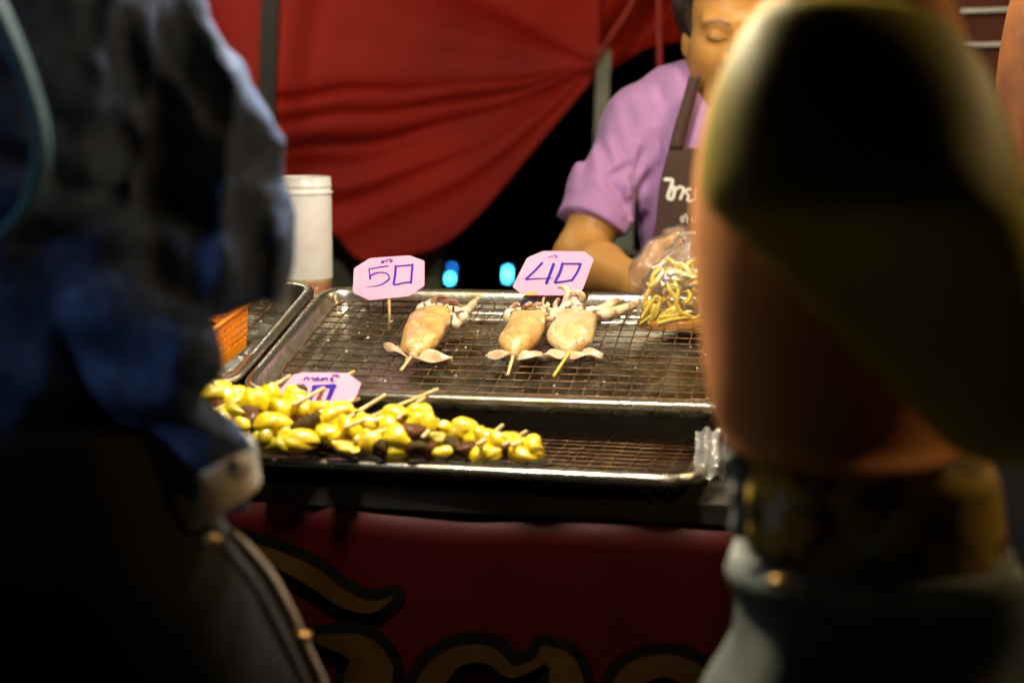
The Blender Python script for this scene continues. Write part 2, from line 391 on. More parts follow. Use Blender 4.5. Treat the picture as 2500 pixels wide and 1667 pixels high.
obj('riser_block', V, [(0, 2, 3, 1), (4, 5, 7, 6), (0, 4, 6, 2), (1, 3, 7, 5), (0, 1, 5, 4), (2, 6, 7, 3)], M['black_metal'], rs, False)

bn = thing('counter_banner', cpt(-.45, 0, .3), 'dark red cloth banner with gold lettering hanging below the trays', 'banner')
BO = cpt(0, .028, 0)
nu, nv = 120, 24; V = []
def banner_off(a, z):
    k = (.79-z)/.6
    return .010*math.sin(a*9+1)*k+.006*math.sin(a*23+.5+2*k)*(.4+k)+.003*math.sin(a*47)
for i in range(nu):
    a = -1.45+1.58*i/(nu-1)
    top = .787+.004*math.sin(a*7)-.003*math.sin(a*17+1)
    for j in range(nv):
        z = top+(.15-top)*j/(nv-1)
        V.append(BO+SW*a+SU*banner_off(a, z)+Z3*z)
V = [v-0 for v in V]
solid(obj('cloth', V, grid_faces(nu, nv), M['banner'], bn), .0012)

def ribbon(path, widths, n=40):
    """flat stroke in 2-D: (x, y) path and full widths -> left/right points"""
    c = smooth_path(np.asarray(path, float), n); w = np.interp(np.linspace(0, 1, n), np.linspace(0, 1, len(widths)), widths)
    t = np.gradient(c, axis=0); t /= np.linalg.norm(t, axis=1)[:, None]+1e-9
    nrm = np.stack([-t[:, 1], t[:, 0]], 1)
    return c+nrm*w[:, None]/2, c-nrm*w[:, None]/2
def capped(path, widths, n=40, cap=6):
    l, r = ribbon(path, widths, n); c0 = (l[0]+r[0])/2; c1 = (l[-1]+r[-1])/2
    def arc(c, a, b):
        va = a-c; out = []
        ang = math.atan2(va[1], va[0]); R = np.linalg.norm(va)
        for k in range(1, cap): th = ang+math.pi*k/cap; out.append(c+R*np.array([math.cos(th), math.sin(th)]))
        return out
    return l, r, c0, c1
def stroke_on(name, path, widths, topt, mt, parent, n=40, roundcap=True):
    l, r = ribbon(path, widths, n); V = []; Fc = []
    rows = [(l[i], r[i]) for i in range(n)]
    if roundcap:
        def ends(i, sgn):
            c = (l[i]+r[i])/2; hw = np.linalg.norm(l[i]-r[i])/2; j = i+1 if sgn < 0 else i-1
            d = c-(l[j]+r[j])/2; d = d/(np.linalg.norm(d)+1e-9); nn = (l[i]-r[i])/(2*hw+1e-9); out = []
            for th in (30, 60, 82):
                a = math.radians(th); out.append((c+d*hw*math.sin(a)+nn*hw*math.cos(a), c+d*hw*math.sin(a)-nn*hw*math.cos(a)))
            return out
        rows = ends(0, -1)[::-1]+rows+ends(n-1, 1)
    for a, b in rows: V += [a, (a+b)/2, b]
    V = topt.many(V) if hasattr(topt, 'many') else [topt(*q) for q in V]
    for i in range(len(rows)-1):
        for k in (0, 1): Fc.append((3*i+k, 3*i+k+1, 3*i+4+k, 3*i+3+k))
    return obj(name, V, Fc, mt, parent, False)
def banner_pt(off):
    def f(x, y):
        px, py = 400+x/1.68, 1150+y/1.68
        p = hit(px, py, BO, SU)
        a = (p-BO)@SW
        return p+SU*(banner_off(a, p[2])-off)
    return f
LET = [([(250, 270), (330, 300), (450, 350), (600, 430), (740, 515), (860, 545), (945, 508)], [30, 46, 62, 80, 72, 50, 8], 60),
       ([(640, 690), (800, 715), (850, 800), (830, 900), (810, 1050), (790, 1300)], [40, 120, 200, 190, 180, 190], 56),
       ([(1060, 1150), (1080, 960), (1120, 830), (1220, 745), (1340, 745), (1420, 815), (1500, 800), (1560, 760)], [130, 130, 110, 75, 70, 50, 40, 40], 66),
       ([(1570, 740), (1640, 800), (1660, 950), (1640, 1200)], [60, 130, 170, 170], 60),
       ([(1880, 1150), (1880, 950), (1930, 830), (2060, 790), (2180, 840), (2240, 960), (2240, 1200)], [120, 120, 110, 90, 110, 130, 130], 62)]
for k, (pth, wd, ol) in enumerate(LET):
    lo_ = stroke_on('letter', pth, [w_+ol*1.5 for w_ in wd], banner_pt(.0022+.0004*k), M['black_print'], bn, 60)
    stroke_on('letter_fill', pth, wd, banner_pt(.0050+.0003*k), M['gold_print'], bn, 60)

# ------------------------------------------------------------------ steel trays with wire racks
def rrect(w, d, inset, r, n=7):
    out = []; r = max(r-inset, .006)
    for cx, cy, a0 in ((w-inset-r, d-inset-r, 0), (inset+r, d-inset-r, 90), (inset+r, inset+r, 180), (w-inset-r, inset+r, 270)):
        for k in range(n):
            a = math.radians(a0+90*k/(n-1)); out.append((cx+r*math.cos(a), cy+r*math.sin(a)))
    return out
def tray(name, O, w_, u_, n_, W, D, depth, label, group='steel trays on the counter'):
    t = thing(name, O+w_*W/2+u_*D/2-n_*depth, label, 'tray', group)
    prof = [(.001, -.009), (0, -.004), (.002, .000), (.006, .0015), (.013, .0015), (.017, -.002), (.020, -.010), (.027, -depth+.009), (.033, -depth+.003), (.042, -depth)]
    V = []; m = 28
    for ins, z in prof: V += [O+w_*x+u_*y+n_*z for x, y in rrect(W, D, ins, .045)]
    Fc = [(i*m+j, i*m+(j+1) % m, (i+1)*m+(j+1) % m, (i+1)*m+j) for i in range(len(prof)-1) for j in range(m)]
    solid(obj('pan_wall', V, Fc, M['steel'], t), .0009, -1)
    gx, gy = 40, 26; V = []
    loop = rrect(W, D, .041, .045)
    V = [O+w_*x+u_*y+n_*(-depth+.0002) for x, y in loop]; c = O+w_*W/2+u_*D/2+n_*(-depth+.0002); V.append(c)
    obj('pan_floor', V, [(j, (j+1) % m, m) for j in range(m)], M['steel_floor'], t, False)
    return t
def rod_mesh(name, L, r, mt, wob=0.0, seg=6):
    n = 14; x = np.linspace(0, L, n); pts = np.stack([x, wob*np.sin(x*37), wob*np.cos(x*29)], 1)
    v, f = tube(pts, r, seg); return mesh_data(name, v, f, mt)
def rack(name, O, w_, u_, n_, W, D, z, ins, sw, su, label, r=.00098, group='rusty wire racks'):
    t = thing(name, O+w_*W/2+u_*D/2-n_*.03, label, 'rack', group)
    lp = rrect(W, D, ins, .03+ins, 6); lp.append(lp[0]); lp.append(lp[1])
    obj('rim_wire', *tube([O+w_*x+u_*y+n_*z for x, y in lp], r*1.75, 8), M['rust_wire'], t)
    R = Matrix((w_, u_, n_)).transposed()
    mw = rod_mesh('wire', W-2*ins, r, M['rust_wire'], .0003); mu = rod_mesh('wire', D-2*ins, r, M['rust_wire'], .0003)
    ny = int(round((D-2*ins)/sw)); nx = int(round((W-2*ins)/su))
    for k in range(1, ny):
        o = link('wire', mw, t); p = O+w_*ins+u_*(ins+(D-2*ins)*k/ny+random.uniform(-.0012, .0012))+n_*z
        o.matrix_basis = Matrix.Translation(p) @ R.to_4x4()
    R2 = Matrix((u_, -w_, n_)).transposed()
    for k in range(1, nx):
        o = link('wire', mu, t); p = O+w_*(ins+(W-2*ins)*k/nx+random.uniform(-.001, .001))+u_*ins+n_*(z-2.1*r)
        o.matrix_basis = Matrix.Translation(p) @ R2.to_4x4()
    for x in (ins+.04, W-ins-.04):
        for y in (ins, D-ins):
            obj('foot_wire', *tube([O+w_*x+u_*y+n_*z, O+w_*(x+.004)+u_*y+n_*(z-.022), O+w_*(x+.02)+u_*y+n_*(z-.022), O+w_*(x+.024)+u_*y+n_*z], r*1.5, 6, 14), M['rust_wire'], t)
    return t
TWID, TDEP = .64, .386
tray('steel_tray', T0, TW, TU, TN, TWID, TDEP, .034, 'large tilted stainless steel tray holding the three raw squids')
rack('wire_rack', T0, TW, TU, TN, TWID, TDEP, -.008, .036, .0225, .0192, 'rusty wire rack under the three raw squids')
L0 = T0-TW*.503+TU*.004+TN*.004
tray('steel_tray', L0, TW, TU, TN, .50, TDEP, .034, 'steel tray with orange basket beside the denim sleeve')
rack('wire_rack', L0, TW, TU, TN, .50, TDEP, .000, .044, .0235, .0225, 'rusty wire rack carrying the orange basket')
tray('steel_tray', F0, FW, FU, FN, FLEN, FDEP, .029, 'low front steel tray holding the yellow skewers')
rack('wire_rack', F0, FW, FU, FN, FLEN, FDEP, -.006, .022, .0215, .023, 'dark wire rack under the yellow skewers')

# ------------------------------------------------------------------ squids on skewers
def leaf(root, tip, wid, up, mt, name, parent, bend=.004, seed=0):
    root, tip = np.asarray(root), np.asarray(tip); ax = tip-root; L = np.linalg.norm(ax); ax = ax/L
    sd = unit(np.cross(up, ax)); V = []; nu, nv = 22, 11; nz = Noise(90, 6, seed)
    for i in range(nu):
        t = i/(nu-1); hw = wid*(math.sin(math.pi*min(1, (t*.92+.10)))**.75)*(1-.25*t)
        for j in range(nv):
            s_ = -1+2*j/(nv-1)
            p = root+ax*L*t+sd*s_*hw+up*(bend*math.sin(t*2.6)*(1-.4*abs(s_))+.0034*math.sin(s_*3+t*6+seed)+.0015*nz(np.array([[t*.08, s_*.03, seed]]))[0])
            V.append(p)
    o = obj(name, V, grid_faces(nu, nv), mt, parent); solid(o, .0022, 0); subsurf(o); return o
def blob_obj(name, balls, mt, parent, h=.0016, k=.005, namp=.0012, nk=260, seed=1):
    balls = [(np.asarray(c, float), r) for c, r in balls]; nz = Noise(nk, 8, seed)
    lo = np.min([c-np.max(r) for c, r in balls], 0)-.006; hi = np.max([c+np.max(r) for c, r in balls], 0)+.006
    def fn(p):
        d = None
        for c, r in balls:
            e = ell(p, c, r) if np.ndim(r) else np.linalg.norm(p-c, axis=1)-r
            d = e if d is None else smin(d, e, k)
        return d+namp*nz(p)
    return sdf_obj(name, fn, lo, hi, h, mt, parent, 1)[0]
def squid(label, tail, mouth, wid, skin, fins, arms, stick, heads, seed, stick_mat='bamboo', rise=.0175):
    A, B = rackpt(*tail, .012), rackpt(*mouth, .015)
    sq = thing('skewered_squid', rackpt((tail[0]+mouth[0])/2, (tail[1]+mouth[1])/2, 0), label, 'squid', 'raw squids on the rack')
    ax = B-A; L = np.linalg.norm(ax); ax = ax/L; sd = unit(np.cross(ax, TN)); up = np.cross(sd, ax)
    nu, nv = 56, 44; V = []; nz = Noise(60, 8, seed); nz2 = Noise(150, 10, seed+5)
    ts = [0, .04, .10, .2, .35, .5, .65, .8, .92, 1.0]; ws = [.16, .34, .60, .86, 1.0, 1.03, 1.02, .99, .95, .84]; hs = [.2, .42, .66, .86, 1.0, .98, .92, .84, .74, .52]
    for i in range(nu):
        t = i/(nu-1); w_ = wid*np.interp(t, ts, ws); h_ = rise*np.interp(t, ts, hs)
        for j in range(nv):
            a = 2*math.pi*j/nv; ca, sa = math.cos(a), math.sin(a)
            x = w_*np.sign(ca)*abs(ca)**.9; z = (h_*abs(sa)**.85 if sa > 0 else -h_*.42*abs(sa)**.7)
            p = A+ax*L*t+sd*x+up*(z+.002)
            if sa > -.2: p = p+(up*(.0032*nz(p[None])[0]+.0019*nz2(p[None])[0])+sd*.0018*nz(p[None]+.3)[0])*min(1, 4*t)
            V.append(p)
    Fc = [(i*nv+j, i*nv+(j+1) % nv, (i+1)*nv+(j+1) % nv, (i+1)*nv+j) for i in range(nu-1) for j in range(nv)]
    # rim turned inwards at the open end, tail closed
    base = len(V); cB = B+up*rise*.15
    for j in range(nv): V.append(cB+(V[(nu-1)*nv+j]-cB)*.86-ax*.004)
    for j in range(nv): V.append(cB+(V[(nu-1)*nv+j]-cB)*.6-ax*.02)
    for k in (0, 1):
        o0 = (nu-1)*nv if k == 0 else base
        for j in range(nv): Fc.append((o0+j, o0+(j+1) % nv, base+k*nv+(j+1) % nv, base+k*nv+j))
    Fc.append(tuple(base+nv+j for j in range(nv))); Fc.append(tuple(range(nv))[::-1])
    obj('mantle', V, Fc, M[skin], sq)
    for k, (rt, tp, wd) in enumerate(fins):
        leaf(rackpt(*rt, .009), rackpt(*tp, .006), wd, TN, M['squid_fin'], 'fin', sq, .006, seed+k)
    # tail flap folded round the stick
    tl = rackpt(tail[0]-3, tail[1]+8, .006)
    blob_obj('tail_flap', [(A+ax*.012+up*.003, .0085), (A+up*.0005, .0056), (tl-TN*.001, .0046), (tl+(tl-A)*.7-TN*.003, .0034), (tl+sd*.007-TN*.002, .0034), (tl-sd*.006-TN*.002, .003)], M['squid_fin'], sq, seed=seed)
    blob_obj('head', [(rackpt(x, y, hh), r*1.22) for x, y, hh, r in heads], M['squid_white'], sq, k=.006, seed=seed+2)
    for k, (pth, r0, r1, mt) in enumerate(arms):
        pts = [rackpt(x, y, hh) for x, y, hh in pth]
        am = obj('arm', *tube(pts, [r0, r0*.95, r0*.8, (r0+r1)*.45, r1], 10, 30), M[mt], sq)
        if r0 > .0042:        # sucker row
            sp = smooth_path(pts, 18); balls = []
            vv, ff = [], []
            for q in range(2, 16):
                rr = np.interp(q/17, [0, 1], [r0, r1]); c = sp[q]+TN*rr*.75+TU*rr*.45
                lv, lf = tube([c-TN*.001, c+TN*.0004, c+TN*.0016], [rr*.30, rr*.36, rr*.2], 6); vv, ff = merge((vv, ff), (lv, lf))
            obj('sucker_row', vv, ff, M['squid_white'], am)
    ga = random.Random(seed)
    for k in range(9):
        hx, hy, hh, hr = heads[ga.randrange(len(heads))]; an = ga.uniform(-2.6, -.5); x0, y0 = hx, hy-4; pth = []
        for q in range(5):
            pth.append((x0, y0, .014+.004*q+ga.uniform(-.002, .003))); x0 += 8*math.cos(an); y0 += 5.5*math.sin(an); an += ga.choice((-1, 1))*ga.uniform(.3, .9)
        obj('arm', *tube([rackpt(*q) for q in pth], [.0036, .0032, .0028, .002, .0011], 8, 24), M[ga.choice(('squid_arm', 'squid_white', 'squid_arm_dark'))], sq)
    s0, s1 = rackpt(*stick[0], .004), rackpt(*stick[1], .012)
    obj('stick', *tube([s0, s1, s1+(s1-s0)*1.2], .0021, 8), M[stick_mat], sq)
    return sq
squid('tan wrinkled raw squid on its own below the 50 sign', (1010, 868), (1062, 766), .0285, 'squid_skin',
      [((1010, 868), (936, 848), .0135), ((1012, 872), (1106, 884), .0150)],
      [([(1055, 748, .02), (1062, 730, .03), (1078, 724, .032), (1095, 733, .022)], .0040, .0016, 'squid_arm_dark'),
       ([(1075, 750, .02), (1090, 736, .030), (1112, 736, .030), (1122, 752, .02)], .0042, .002, 'squid_arm_dark'),
       ([(1085, 752, .018), (1098, 742, .024), (1118, 746, .022)], .0036, .002, 'squid_arm_dark'),
       ([(1122, 768, .014), (1142, 756, .016), (1158, 738, .016), (1170, 726, .016)], .0075, .0014, 'squid_arm'),
       ([(1036, 752, .014), (1046, 736, .022), (1064, 731, .028)], .0036, .0015, 'squid_arm')],
      ((979, 904), (1006, 868)),
      [(1036, 760, .010, .010), (1058, 762, .012, .011), (1082, 766, .013, .012), (1104, 772, .012, .012), (1122, 774, .010, .010), (1112, 788, .008, .0075), (1100, 782, .009, .008)], 3)
squid('tan raw squid with dark curled arms, middle of the three', (1254, 866), (1293, 778), .0268, 'squid_skin',
      [((1252, 866), (1190, 876), .0125), ((1256, 868), (1326, 874), .0135)],
      [([(1252, 772, .012), (1246, 758, .014), (1258, 742, .020), (1270, 746, .018)], .0038, .0018, 'squid_arm'),
       ([(1276, 764, .018), (1282, 750, .028), (1296, 744, .03), (1300, 756, .02)], .0046, .002, 'squid_arm_dark'),
       ([(1300, 764, .018), (1306, 748, .028), (1320, 746, .028), (1326, 758, .02)], .0044, .002, 'squid_arm_dark'),
       ([(1318, 764, .018), (1326, 752, .026), (1338, 746, .026), (1336, 738, .03)], .0042, .0016, 'squid_arm'),
       ([(1288, 766, .018), (1292, 756, .026), (1308, 756, .026)], .0042, .002, 'squid_arm_dark'),
       ([(1344, 770, .012), (1362, 772, .012), (1374, 776, .010)], .0075, .004, 'squid_arm')],
      ((1240, 914), (1252, 872)),
      [(1250, 776, .010, .010), (1270, 772, .012, .010), (1296, 770, .013, .011), (1322, 770, .013, .012), (1342, 774, .011, .010), (1330, 788, .009, .009), (1322, 798, .007, .007)], 11)
squid('pale raw squid with arms spread towards the bag', (1386, 862), (1412, 776), .0285, 'squid_skin_pale',
      [((1384, 866), (1326, 874), .0125), ((1388, 868), (1474, 872), .0170)],
      [([(1372, 764, .014), (1382, 742, .022), (1386, 716, .034), (1378, 702, .040), (1362, 703, .038)], .0066, .0012, 'squid_arm'),
       ([(1394, 762, .014), (1408, 738, .022), (1422, 726, .030), (1412, 714, .038), (1390, 713, .036)], .0066, .0018, 'squid_arm'),
       ([(1370, 768, .012), (1358, 756, .014), (1356, 742, .018), (1364, 730, .02)], .0046, .0022, 'squid_arm'),
       ([(1440, 768, .012), (1470, 756, .014), (1500, 738, .016), (1522, 732, .012)], .0085, .0022, 'squid_arm'),
       ([(1446, 774, .010), (1484, 768, .010), (1520, 756, .010), (1548, 744, .010), (1560, 730, .012)], .0095, .0020, 'squid_arm'),
       ([(1520, 760, .008), (1545, 752, .007), (1566, 746, .007)], .0040, .0012, 'squid_arm')],
      ((1352, 918), (1382, 872)),
      [(1380, 768, .012, .010), (1398, 758, .014, .012), (1402, 744, .016, .010), (1430, 772, .011, .010), (1446, 770, .011, .010)], 19, 'bamboo_yellow')

gc = random.Random(12); vv, ff = [], []
for k in range(90):
    x, y = gc.uniform(.05, TWID-.05), gc.uniform(.05, TDEP-.05); p = T0+TW*x+TU*y+TN*(-.0335 if k % 4 else -.0062); r = gc.choice((.0006, .0009, .0013, .0019)); a = gc.uniform(0, 6)
    d1 = TW*math.cos(a)+TU*math.sin(a); d2 = np.cross(TN, d1)
    vv, ff = merge((vv, ff), ([p+d1*r*1.6, p+d2*r, p-d1*r*1.3+TN*r*.3, p-d2*r*.9, p+TN*r*.9], [(0, 1, 4), (1, 2, 4), (2, 3, 4), (3, 0, 4)]))
cb = obj('crumbs', vv, ff, M['squid_white'], None, False); tag(cb, 'pale crumbs and fat specks scattered in the squid tray', 'crumbs', kind='stuff')
# ------------------------------------------------------------------ price signs
def sign(label, pts, o, n, strokes, tf, stick, stains=(), seed=0, extra=None):
    n = unit(n)
    t = thing('price_sign', o, label, 'sign', 'pink price signs')
    loop = [hit(x, y, o, n) for x, y in pts]; m = len(loop)
    # rounded loop
    lp = []
    for i in range(m):
        a, b, c = loop[i-1], loop[i], loop[(i+1) % m]; lp += [b+(a-b)*.06, b+(a-b)*.02+(c-b)*.02, b+(c-b)*.06]
    m = len(lp)
    obj('card_face', lp, [tuple(range(m))], M['card'], t, False)
    V = lp+[p-n*.0045 for p in lp]
    V = [p-n*.0002 for p in V[:m]]+V[m:]
    obj('card_core', V, [(i, (i+1) % m, m+(i+1) % m, m+i) for i in range(m)]+[tuple(range(m, 2*m))[::-1]], M['card_edge'], t, False)
    for k, (pth, wd) in enumerate(strokes):
        def tp(x, y, k=k):
            px, py = tf(x, y); return hit(px, py, o, n)+n*(.0005+.00005*k)
        stroke_on('marker_stroke', pth, [w_*1.22 for w_ in wd], tp, M['marker'], t, 26)
    for k, (pth, wd) in enumerate(stains):
        def tp(x, y, k=k):
            px, py = tf(x, y); return hit(px, py, o, n)+n*(.0004+.00005*k)
        stroke_on('sauce_stain', pth, wd, tp, M['stain'], t, 16)
    a, b = stick
    obj('stick', *tube([a-n*.0025, b-n*.0025], .0021, 8), M['bamboo'], t)
    return t
b50 = rackpt(949, 786, 0)
n50 = np.array([-.06, -1, .10])
o50 = hit(949, 732, b50, unit(n50))
sign('pink octagonal price sign reading 50 in blue marker', [(864, 655), (903, 630), (1000, 623.5), (1036, 637), (1036, 698), (998, 723), (902, 733), (861, 714)], o50, n50,
     [([(1060, 482), (850, 512), (625, 555)], [22, 24, 22]), ([(595, 552), (608, 640), (628, 790)], [26, 26, 40]),
      ([(640, 712), (760, 652), (900, 636), (1020, 662), (1083, 740), (1062, 812), (960, 890), (830, 945), (700, 970), (530, 978)], [34, 26, 22, 20, 26, 34, 26, 20, 14, 7]),
      ([(1237, 488), (1222, 700), (1188, 905)], [46, 44, 50]), ([(1190, 912), (1245, 928), (1440, 880), (1610, 872)], [40, 30, 26, 34]),
      ([(1604, 880), (1618, 700), (1642, 452)], [40, 42, 46]), ([(1640, 452), (1450, 470), (1262, 488)], [22, 24, 22]),
      ([(910, 385), (940, 383)], [44, 44]), ([(945, 372), (1000, 352), (1022, 362), (1028, 392)], [18, 16, 18, 22]),
      ([(1098, 340), (1145, 342), (1152, 365), (1098, 386)], [16, 18, 22, 16]), ([(1020, 322), (1060, 328), (1122, 310)], [14, 14, 12])],
     lambda x, y: (840+x/9.8, 600+y/9.8), (b50-TN*.012, hit(949, 700, b50, unit(n50))))
b40 = rackpt(1316, 756, 0)
n40 = np.array([.02, -1, .12]); o40 = hit(1328, 722, b40, unit(n40))
sign('pink octagonal price sign reading 40, leaning right', [(1287, 629), (1326, 612.5), (1427, 614), (1450, 632), (1423, 706), (1402, 721), (1277, 721), (1251, 700)], o40, n40,
     [([(915, 512), (740, 700), (530, 895)], [50, 40, 44]), ([(535, 902), (780, 885), (1000, 880), (1185, 872)], [30, 26, 22, 8]),
      ([(1190, 542), (1110, 760), (1018, 990)], [62, 60, 58]), ([(1405, 525), (1340, 740), (1222, 965)], [56, 62, 50]),
      ([(1415, 532), (1620, 528), (1840, 532)], [38, 34, 40]), ([(1836, 540), (1760, 720), (1632, 920)], [50, 44, 44]), ([(1632, 918), (1440, 950), (1245, 978)], [40, 36, 38]),
      ([(1080, 380), (1108, 357), (1165, 347), (1165, 368)], [14, 12, 10, 10]), ([(1212, 345), (1268, 347), (1272, 372), (1228, 386)], [10, 12, 14, 12]), ([(1180, 315), (1250, 318)], [9, 9])],
     lambda x, y: (1230+x/9.8, 590+y/9.8), (b40-TN*.012, hit(1337, 690, b40, unit(n40))),
     stains=[([(480, 1248), (600, 1242), (800, 1248)], [40, 60, 30]), ([(690, 1240), (725, 1225), (760, 1240)], [30, 70, 30])])
b10 = P(775, 1030, 1.985); n10 = np.array([-.04, -1, .30]); o10 = b10
sign('pink octagonal price sign half sunk behind the yellow skewers', [(640, 1020), (664, 972), (717, 914), (739, 908.6), (848, 910), (882, 935), (871, 964), (850, 1010), (820, 1040), (660, 1044)], o10, n10,
     [([(1270, 412), (1370, 372), (1465, 350)], [36, 44, 40]), ([(1440, 352), (1390, 520), (1330, 720)], [54, 50, 50]),
      ([(1600, 362), (1750, 352), (1890, 352)], [46, 40, 48]), ([(1872, 352), (1820, 480), (1760, 600)], [56, 50, 44]), ([(1620, 372), (1570, 480), (1510, 620)], [54, 48, 44]), ([(1510, 620), (1640, 612), (1760, 600)], [40, 40, 40]),
      ([(1468, 268), (1482, 240), (1512, 232), (1530, 240), (1530, 272)], [16]*5), ([(1568, 240), (1592, 236), (1600, 252), (1596, 272)], [16]*4),
      ([(1622, 268), (1638, 240), (1668, 240), (1668, 256), (1646, 272)], [16]*5), ([(1698, 272), (1716, 238), (1732, 266), (1752, 240), (1788, 242), (1786, 274)], [16]*6),
      ([(1828, 244), (1862, 240), (1836, 270), (1872, 276)], [16]*4), ([(1866, 208), (1896, 198), (1950, 214)], [14]*3), ([(1918, 190), (1916, 216)], [12]*2)],
     lambda x, y: (480+x/5.6, 880+y/5.6), (P(775, 1078, 1.96), hit(775, 1000, b10, unit(n10))))

# ------------------------------------------------------------------ yellow squid skewers piled on the front tray
PT = {}
def lump_mesh(kind, seed):
    key = (kind, seed)
    if key in PT: return PT[key]
    nz = Noise(2.2, 9, seed); n2 = Noise(6, 9, seed+40); nu, nv = 20, 26; V = []; g = random.Random(seed)
    fold = g.uniform(.15, .45); ph = g.uniform(0, 6)
    th = np.repeat(np.pi*np.arange(nu+1)/nu, nv); a = np.tile(2*np.pi*np.arange(nv)/nv, nu+1)
    d = np.stack([np.sin(th)*np.cos(a), np.sin(th)*np.sin(a), np.cos(th)], 1)
    cre = np.exp(-((d[:, 0]*math.cos(ph)+d[:, 2]*math.sin(ph)-.15)/.16)**2)*fold*np.where(d[:, 1] < .5, 1, .4)
    V = d*(1+.19*nz(d)+.05*n2(d)-cre*.7)[:, None]
    bd = g.uniform(-.55, .55); V[:, 2] -= bd*(V[:, 0]**2-.3); V[:, 2] *= 1+g.uniform(-.35, .35)*V[:, 0]; V[:, 1] += g.uniform(-.3, .3)*V[:, 0]*V[:, 2]
    Fc = [(i*nv+j, (i+1)*nv+j, (i+1)*nv+(j+1) % nv, i*nv+(j+1) % nv) for i in range(nu) for j in range(nv)]
    me = mesh_data('meat_piece', V, Fc, M[kind]); PT[key] = me; return me
def pileY(y): return 1.885+(1105-y)/160*.115
SK = [  # label, pieces (x, y, rx, ry, rot, kind), stick
 ('leftmost yellow skewer, at the top of the pile by the denim cuff', [(520, 968, 34, 26, -20, 'olive_piece'), (556, 972, 30, 34, 10, 'yellow'), (600, 968, 40, 28, -30, 'yellow'), (535, 997, 22, 16, 0, 'brown_piece')], ((560, 985), (692, 928))),
 ('yellow skewer with rounded olive piece low at the left end', [(536, 1024, 28, 22, 25, 'yellow_pale'), (575, 1008, 30, 22, -10, 'olive_piece'), (628, 985, 38, 30, -35, 'yellow'), (655, 968, 26, 26, 0, 'yellow')], ((640, 962), (700, 922))),
 ('yellow skewer with a browned knob in front of the sign', [(718, 968, 26, 26, -50, 'yellow'), (735, 952, 15, 10, 0, 'dark_piece'), (735, 998, 36, 20, -25, 'yellow_pale'), (690, 1003, 26, 28, 20, 'yellow')], ((745, 972), (852, 914))),
 ('plump yellow skewer at the middle left of the pile', [(590, 1042, 22, 18, 0, 'yellow'), (664, 1040, 42, 30, -15, 'yellow_pale'), (620, 1028, 28, 28, 0, 'brown_piece'), (640, 1066, 22, 24, 0, 'olive_piece')], None),
 ('yellow skewer with long strip just right of the sign', [(780, 1002, 28, 20, 40, 'yellow'), (812, 1018, 46, 22, 30, 'yellow'), (852, 1008, 34, 16, 10, 'yellow_pale')], ((800, 1000), (868, 976))),
 ('glossy large yellow piece skewer at the front left', [(738, 1078, 52, 26, 4, 'yellow_pale'), (796, 1062, 30, 22, -25, 'yellow'), (742, 1040, 34, 20, 20, 'dark_piece'), (700, 1066, 24, 18, -30, 'yellow'), (682, 1085, 22, 16, 0, 'olive_piece')], None),
 ('yellow skewer whose stick crosses towards the squid tray edge', [(850, 1050, 34, 26, -10, 'yellow'), (900, 1036, 42, 18, -8, 'yellow'), (830, 1090, 30, 18, 0, 'brown_piece')], ((862, 1012), (932, 969))),
 ('flat yellow skewer under the crossed sticks', [(842, 1094, 34, 14, -8, 'yellow_pale'), (884, 1072, 26, 22, 0, 'olive_piece'), (905, 1084, 30, 26, -30, 'yellow_pale'), (930, 1096, 18, 18, 0, 'dark_piece')], ((890, 1024), (1050, 958))),
 ('bright yellow skewer with the big drooping front piece', [(972, 1082, 34, 36, -25, 'yellow'), (962, 1014, 34, 22, 10, 'yellow'), (940, 1040, 30, 20, 0, 'yellow'), (930, 1060, 24, 18, 0, 'olive_piece')], ((925, 1022), (956, 1000))),
 ('tall yellow skewer with red-brown piece right of centre', [(1030, 1012, 28, 26, 30, 'yellow'), (1014, 1030, 34, 24, 40, 'yellow'), (1004, 1060, 34, 24, 15, 'brown_piece'), (1045, 1042, 22, 26, -10, 'yellow'), (1016, 1096, 24, 18, 0, 'dark_piece')], ((985, 1010), (1036, 970))),
 ('small yellow skewer with pale gritty piece beyond the gap', [(1074, 1074, 28, 16, 0, 'olive_piece'), (1078, 1102, 22, 16, 0, 'yellow'), (1108, 1088, 26, 16, -20, 'dark_piece'), (1052, 1100, 18, 16, 0, 'brown_piece')], ((1040, 1058), (1066, 1028))),
 ('rounded yellow skewer near the right end of the pile', [(1096, 1048, 28, 16, -20, 'yellow'), (1132, 1050, 36, 26, 10, 'yellow_pale'), (1160, 1080, 30, 24, 30, 'yellow'), (1140, 1096, 26, 16, 0, 'brown_piece')], ((1180, 1075), (1222, 1042))),
 ('second skewer from the right end with ragged yellow pieces', [(1185, 1074, 24, 28, 20, 'yellow_pale'), (1178, 1104, 32, 18, 20, 'yellow'), (1216, 1078, 30, 22, 0, 'yellow'), (1206, 1110, 20, 12, 30, 'yellow'), (1230, 1100, 30, 16, 0, 'brown_piece')], ((1240, 1080), (1280, 1056))),
 ('rightmost yellow skewer of the pile', [(1252, 1084, 36, 24, 5, 'yellow'), (1290, 1092, 30, 24, 40, 'yellow'), (1272, 1110, 34, 16, -10, 'yellow_pale'), (1305, 1100, 18, 20, 30, 'yellow')], ((1262, 1082), (1304, 1066))),
]
seed = 0
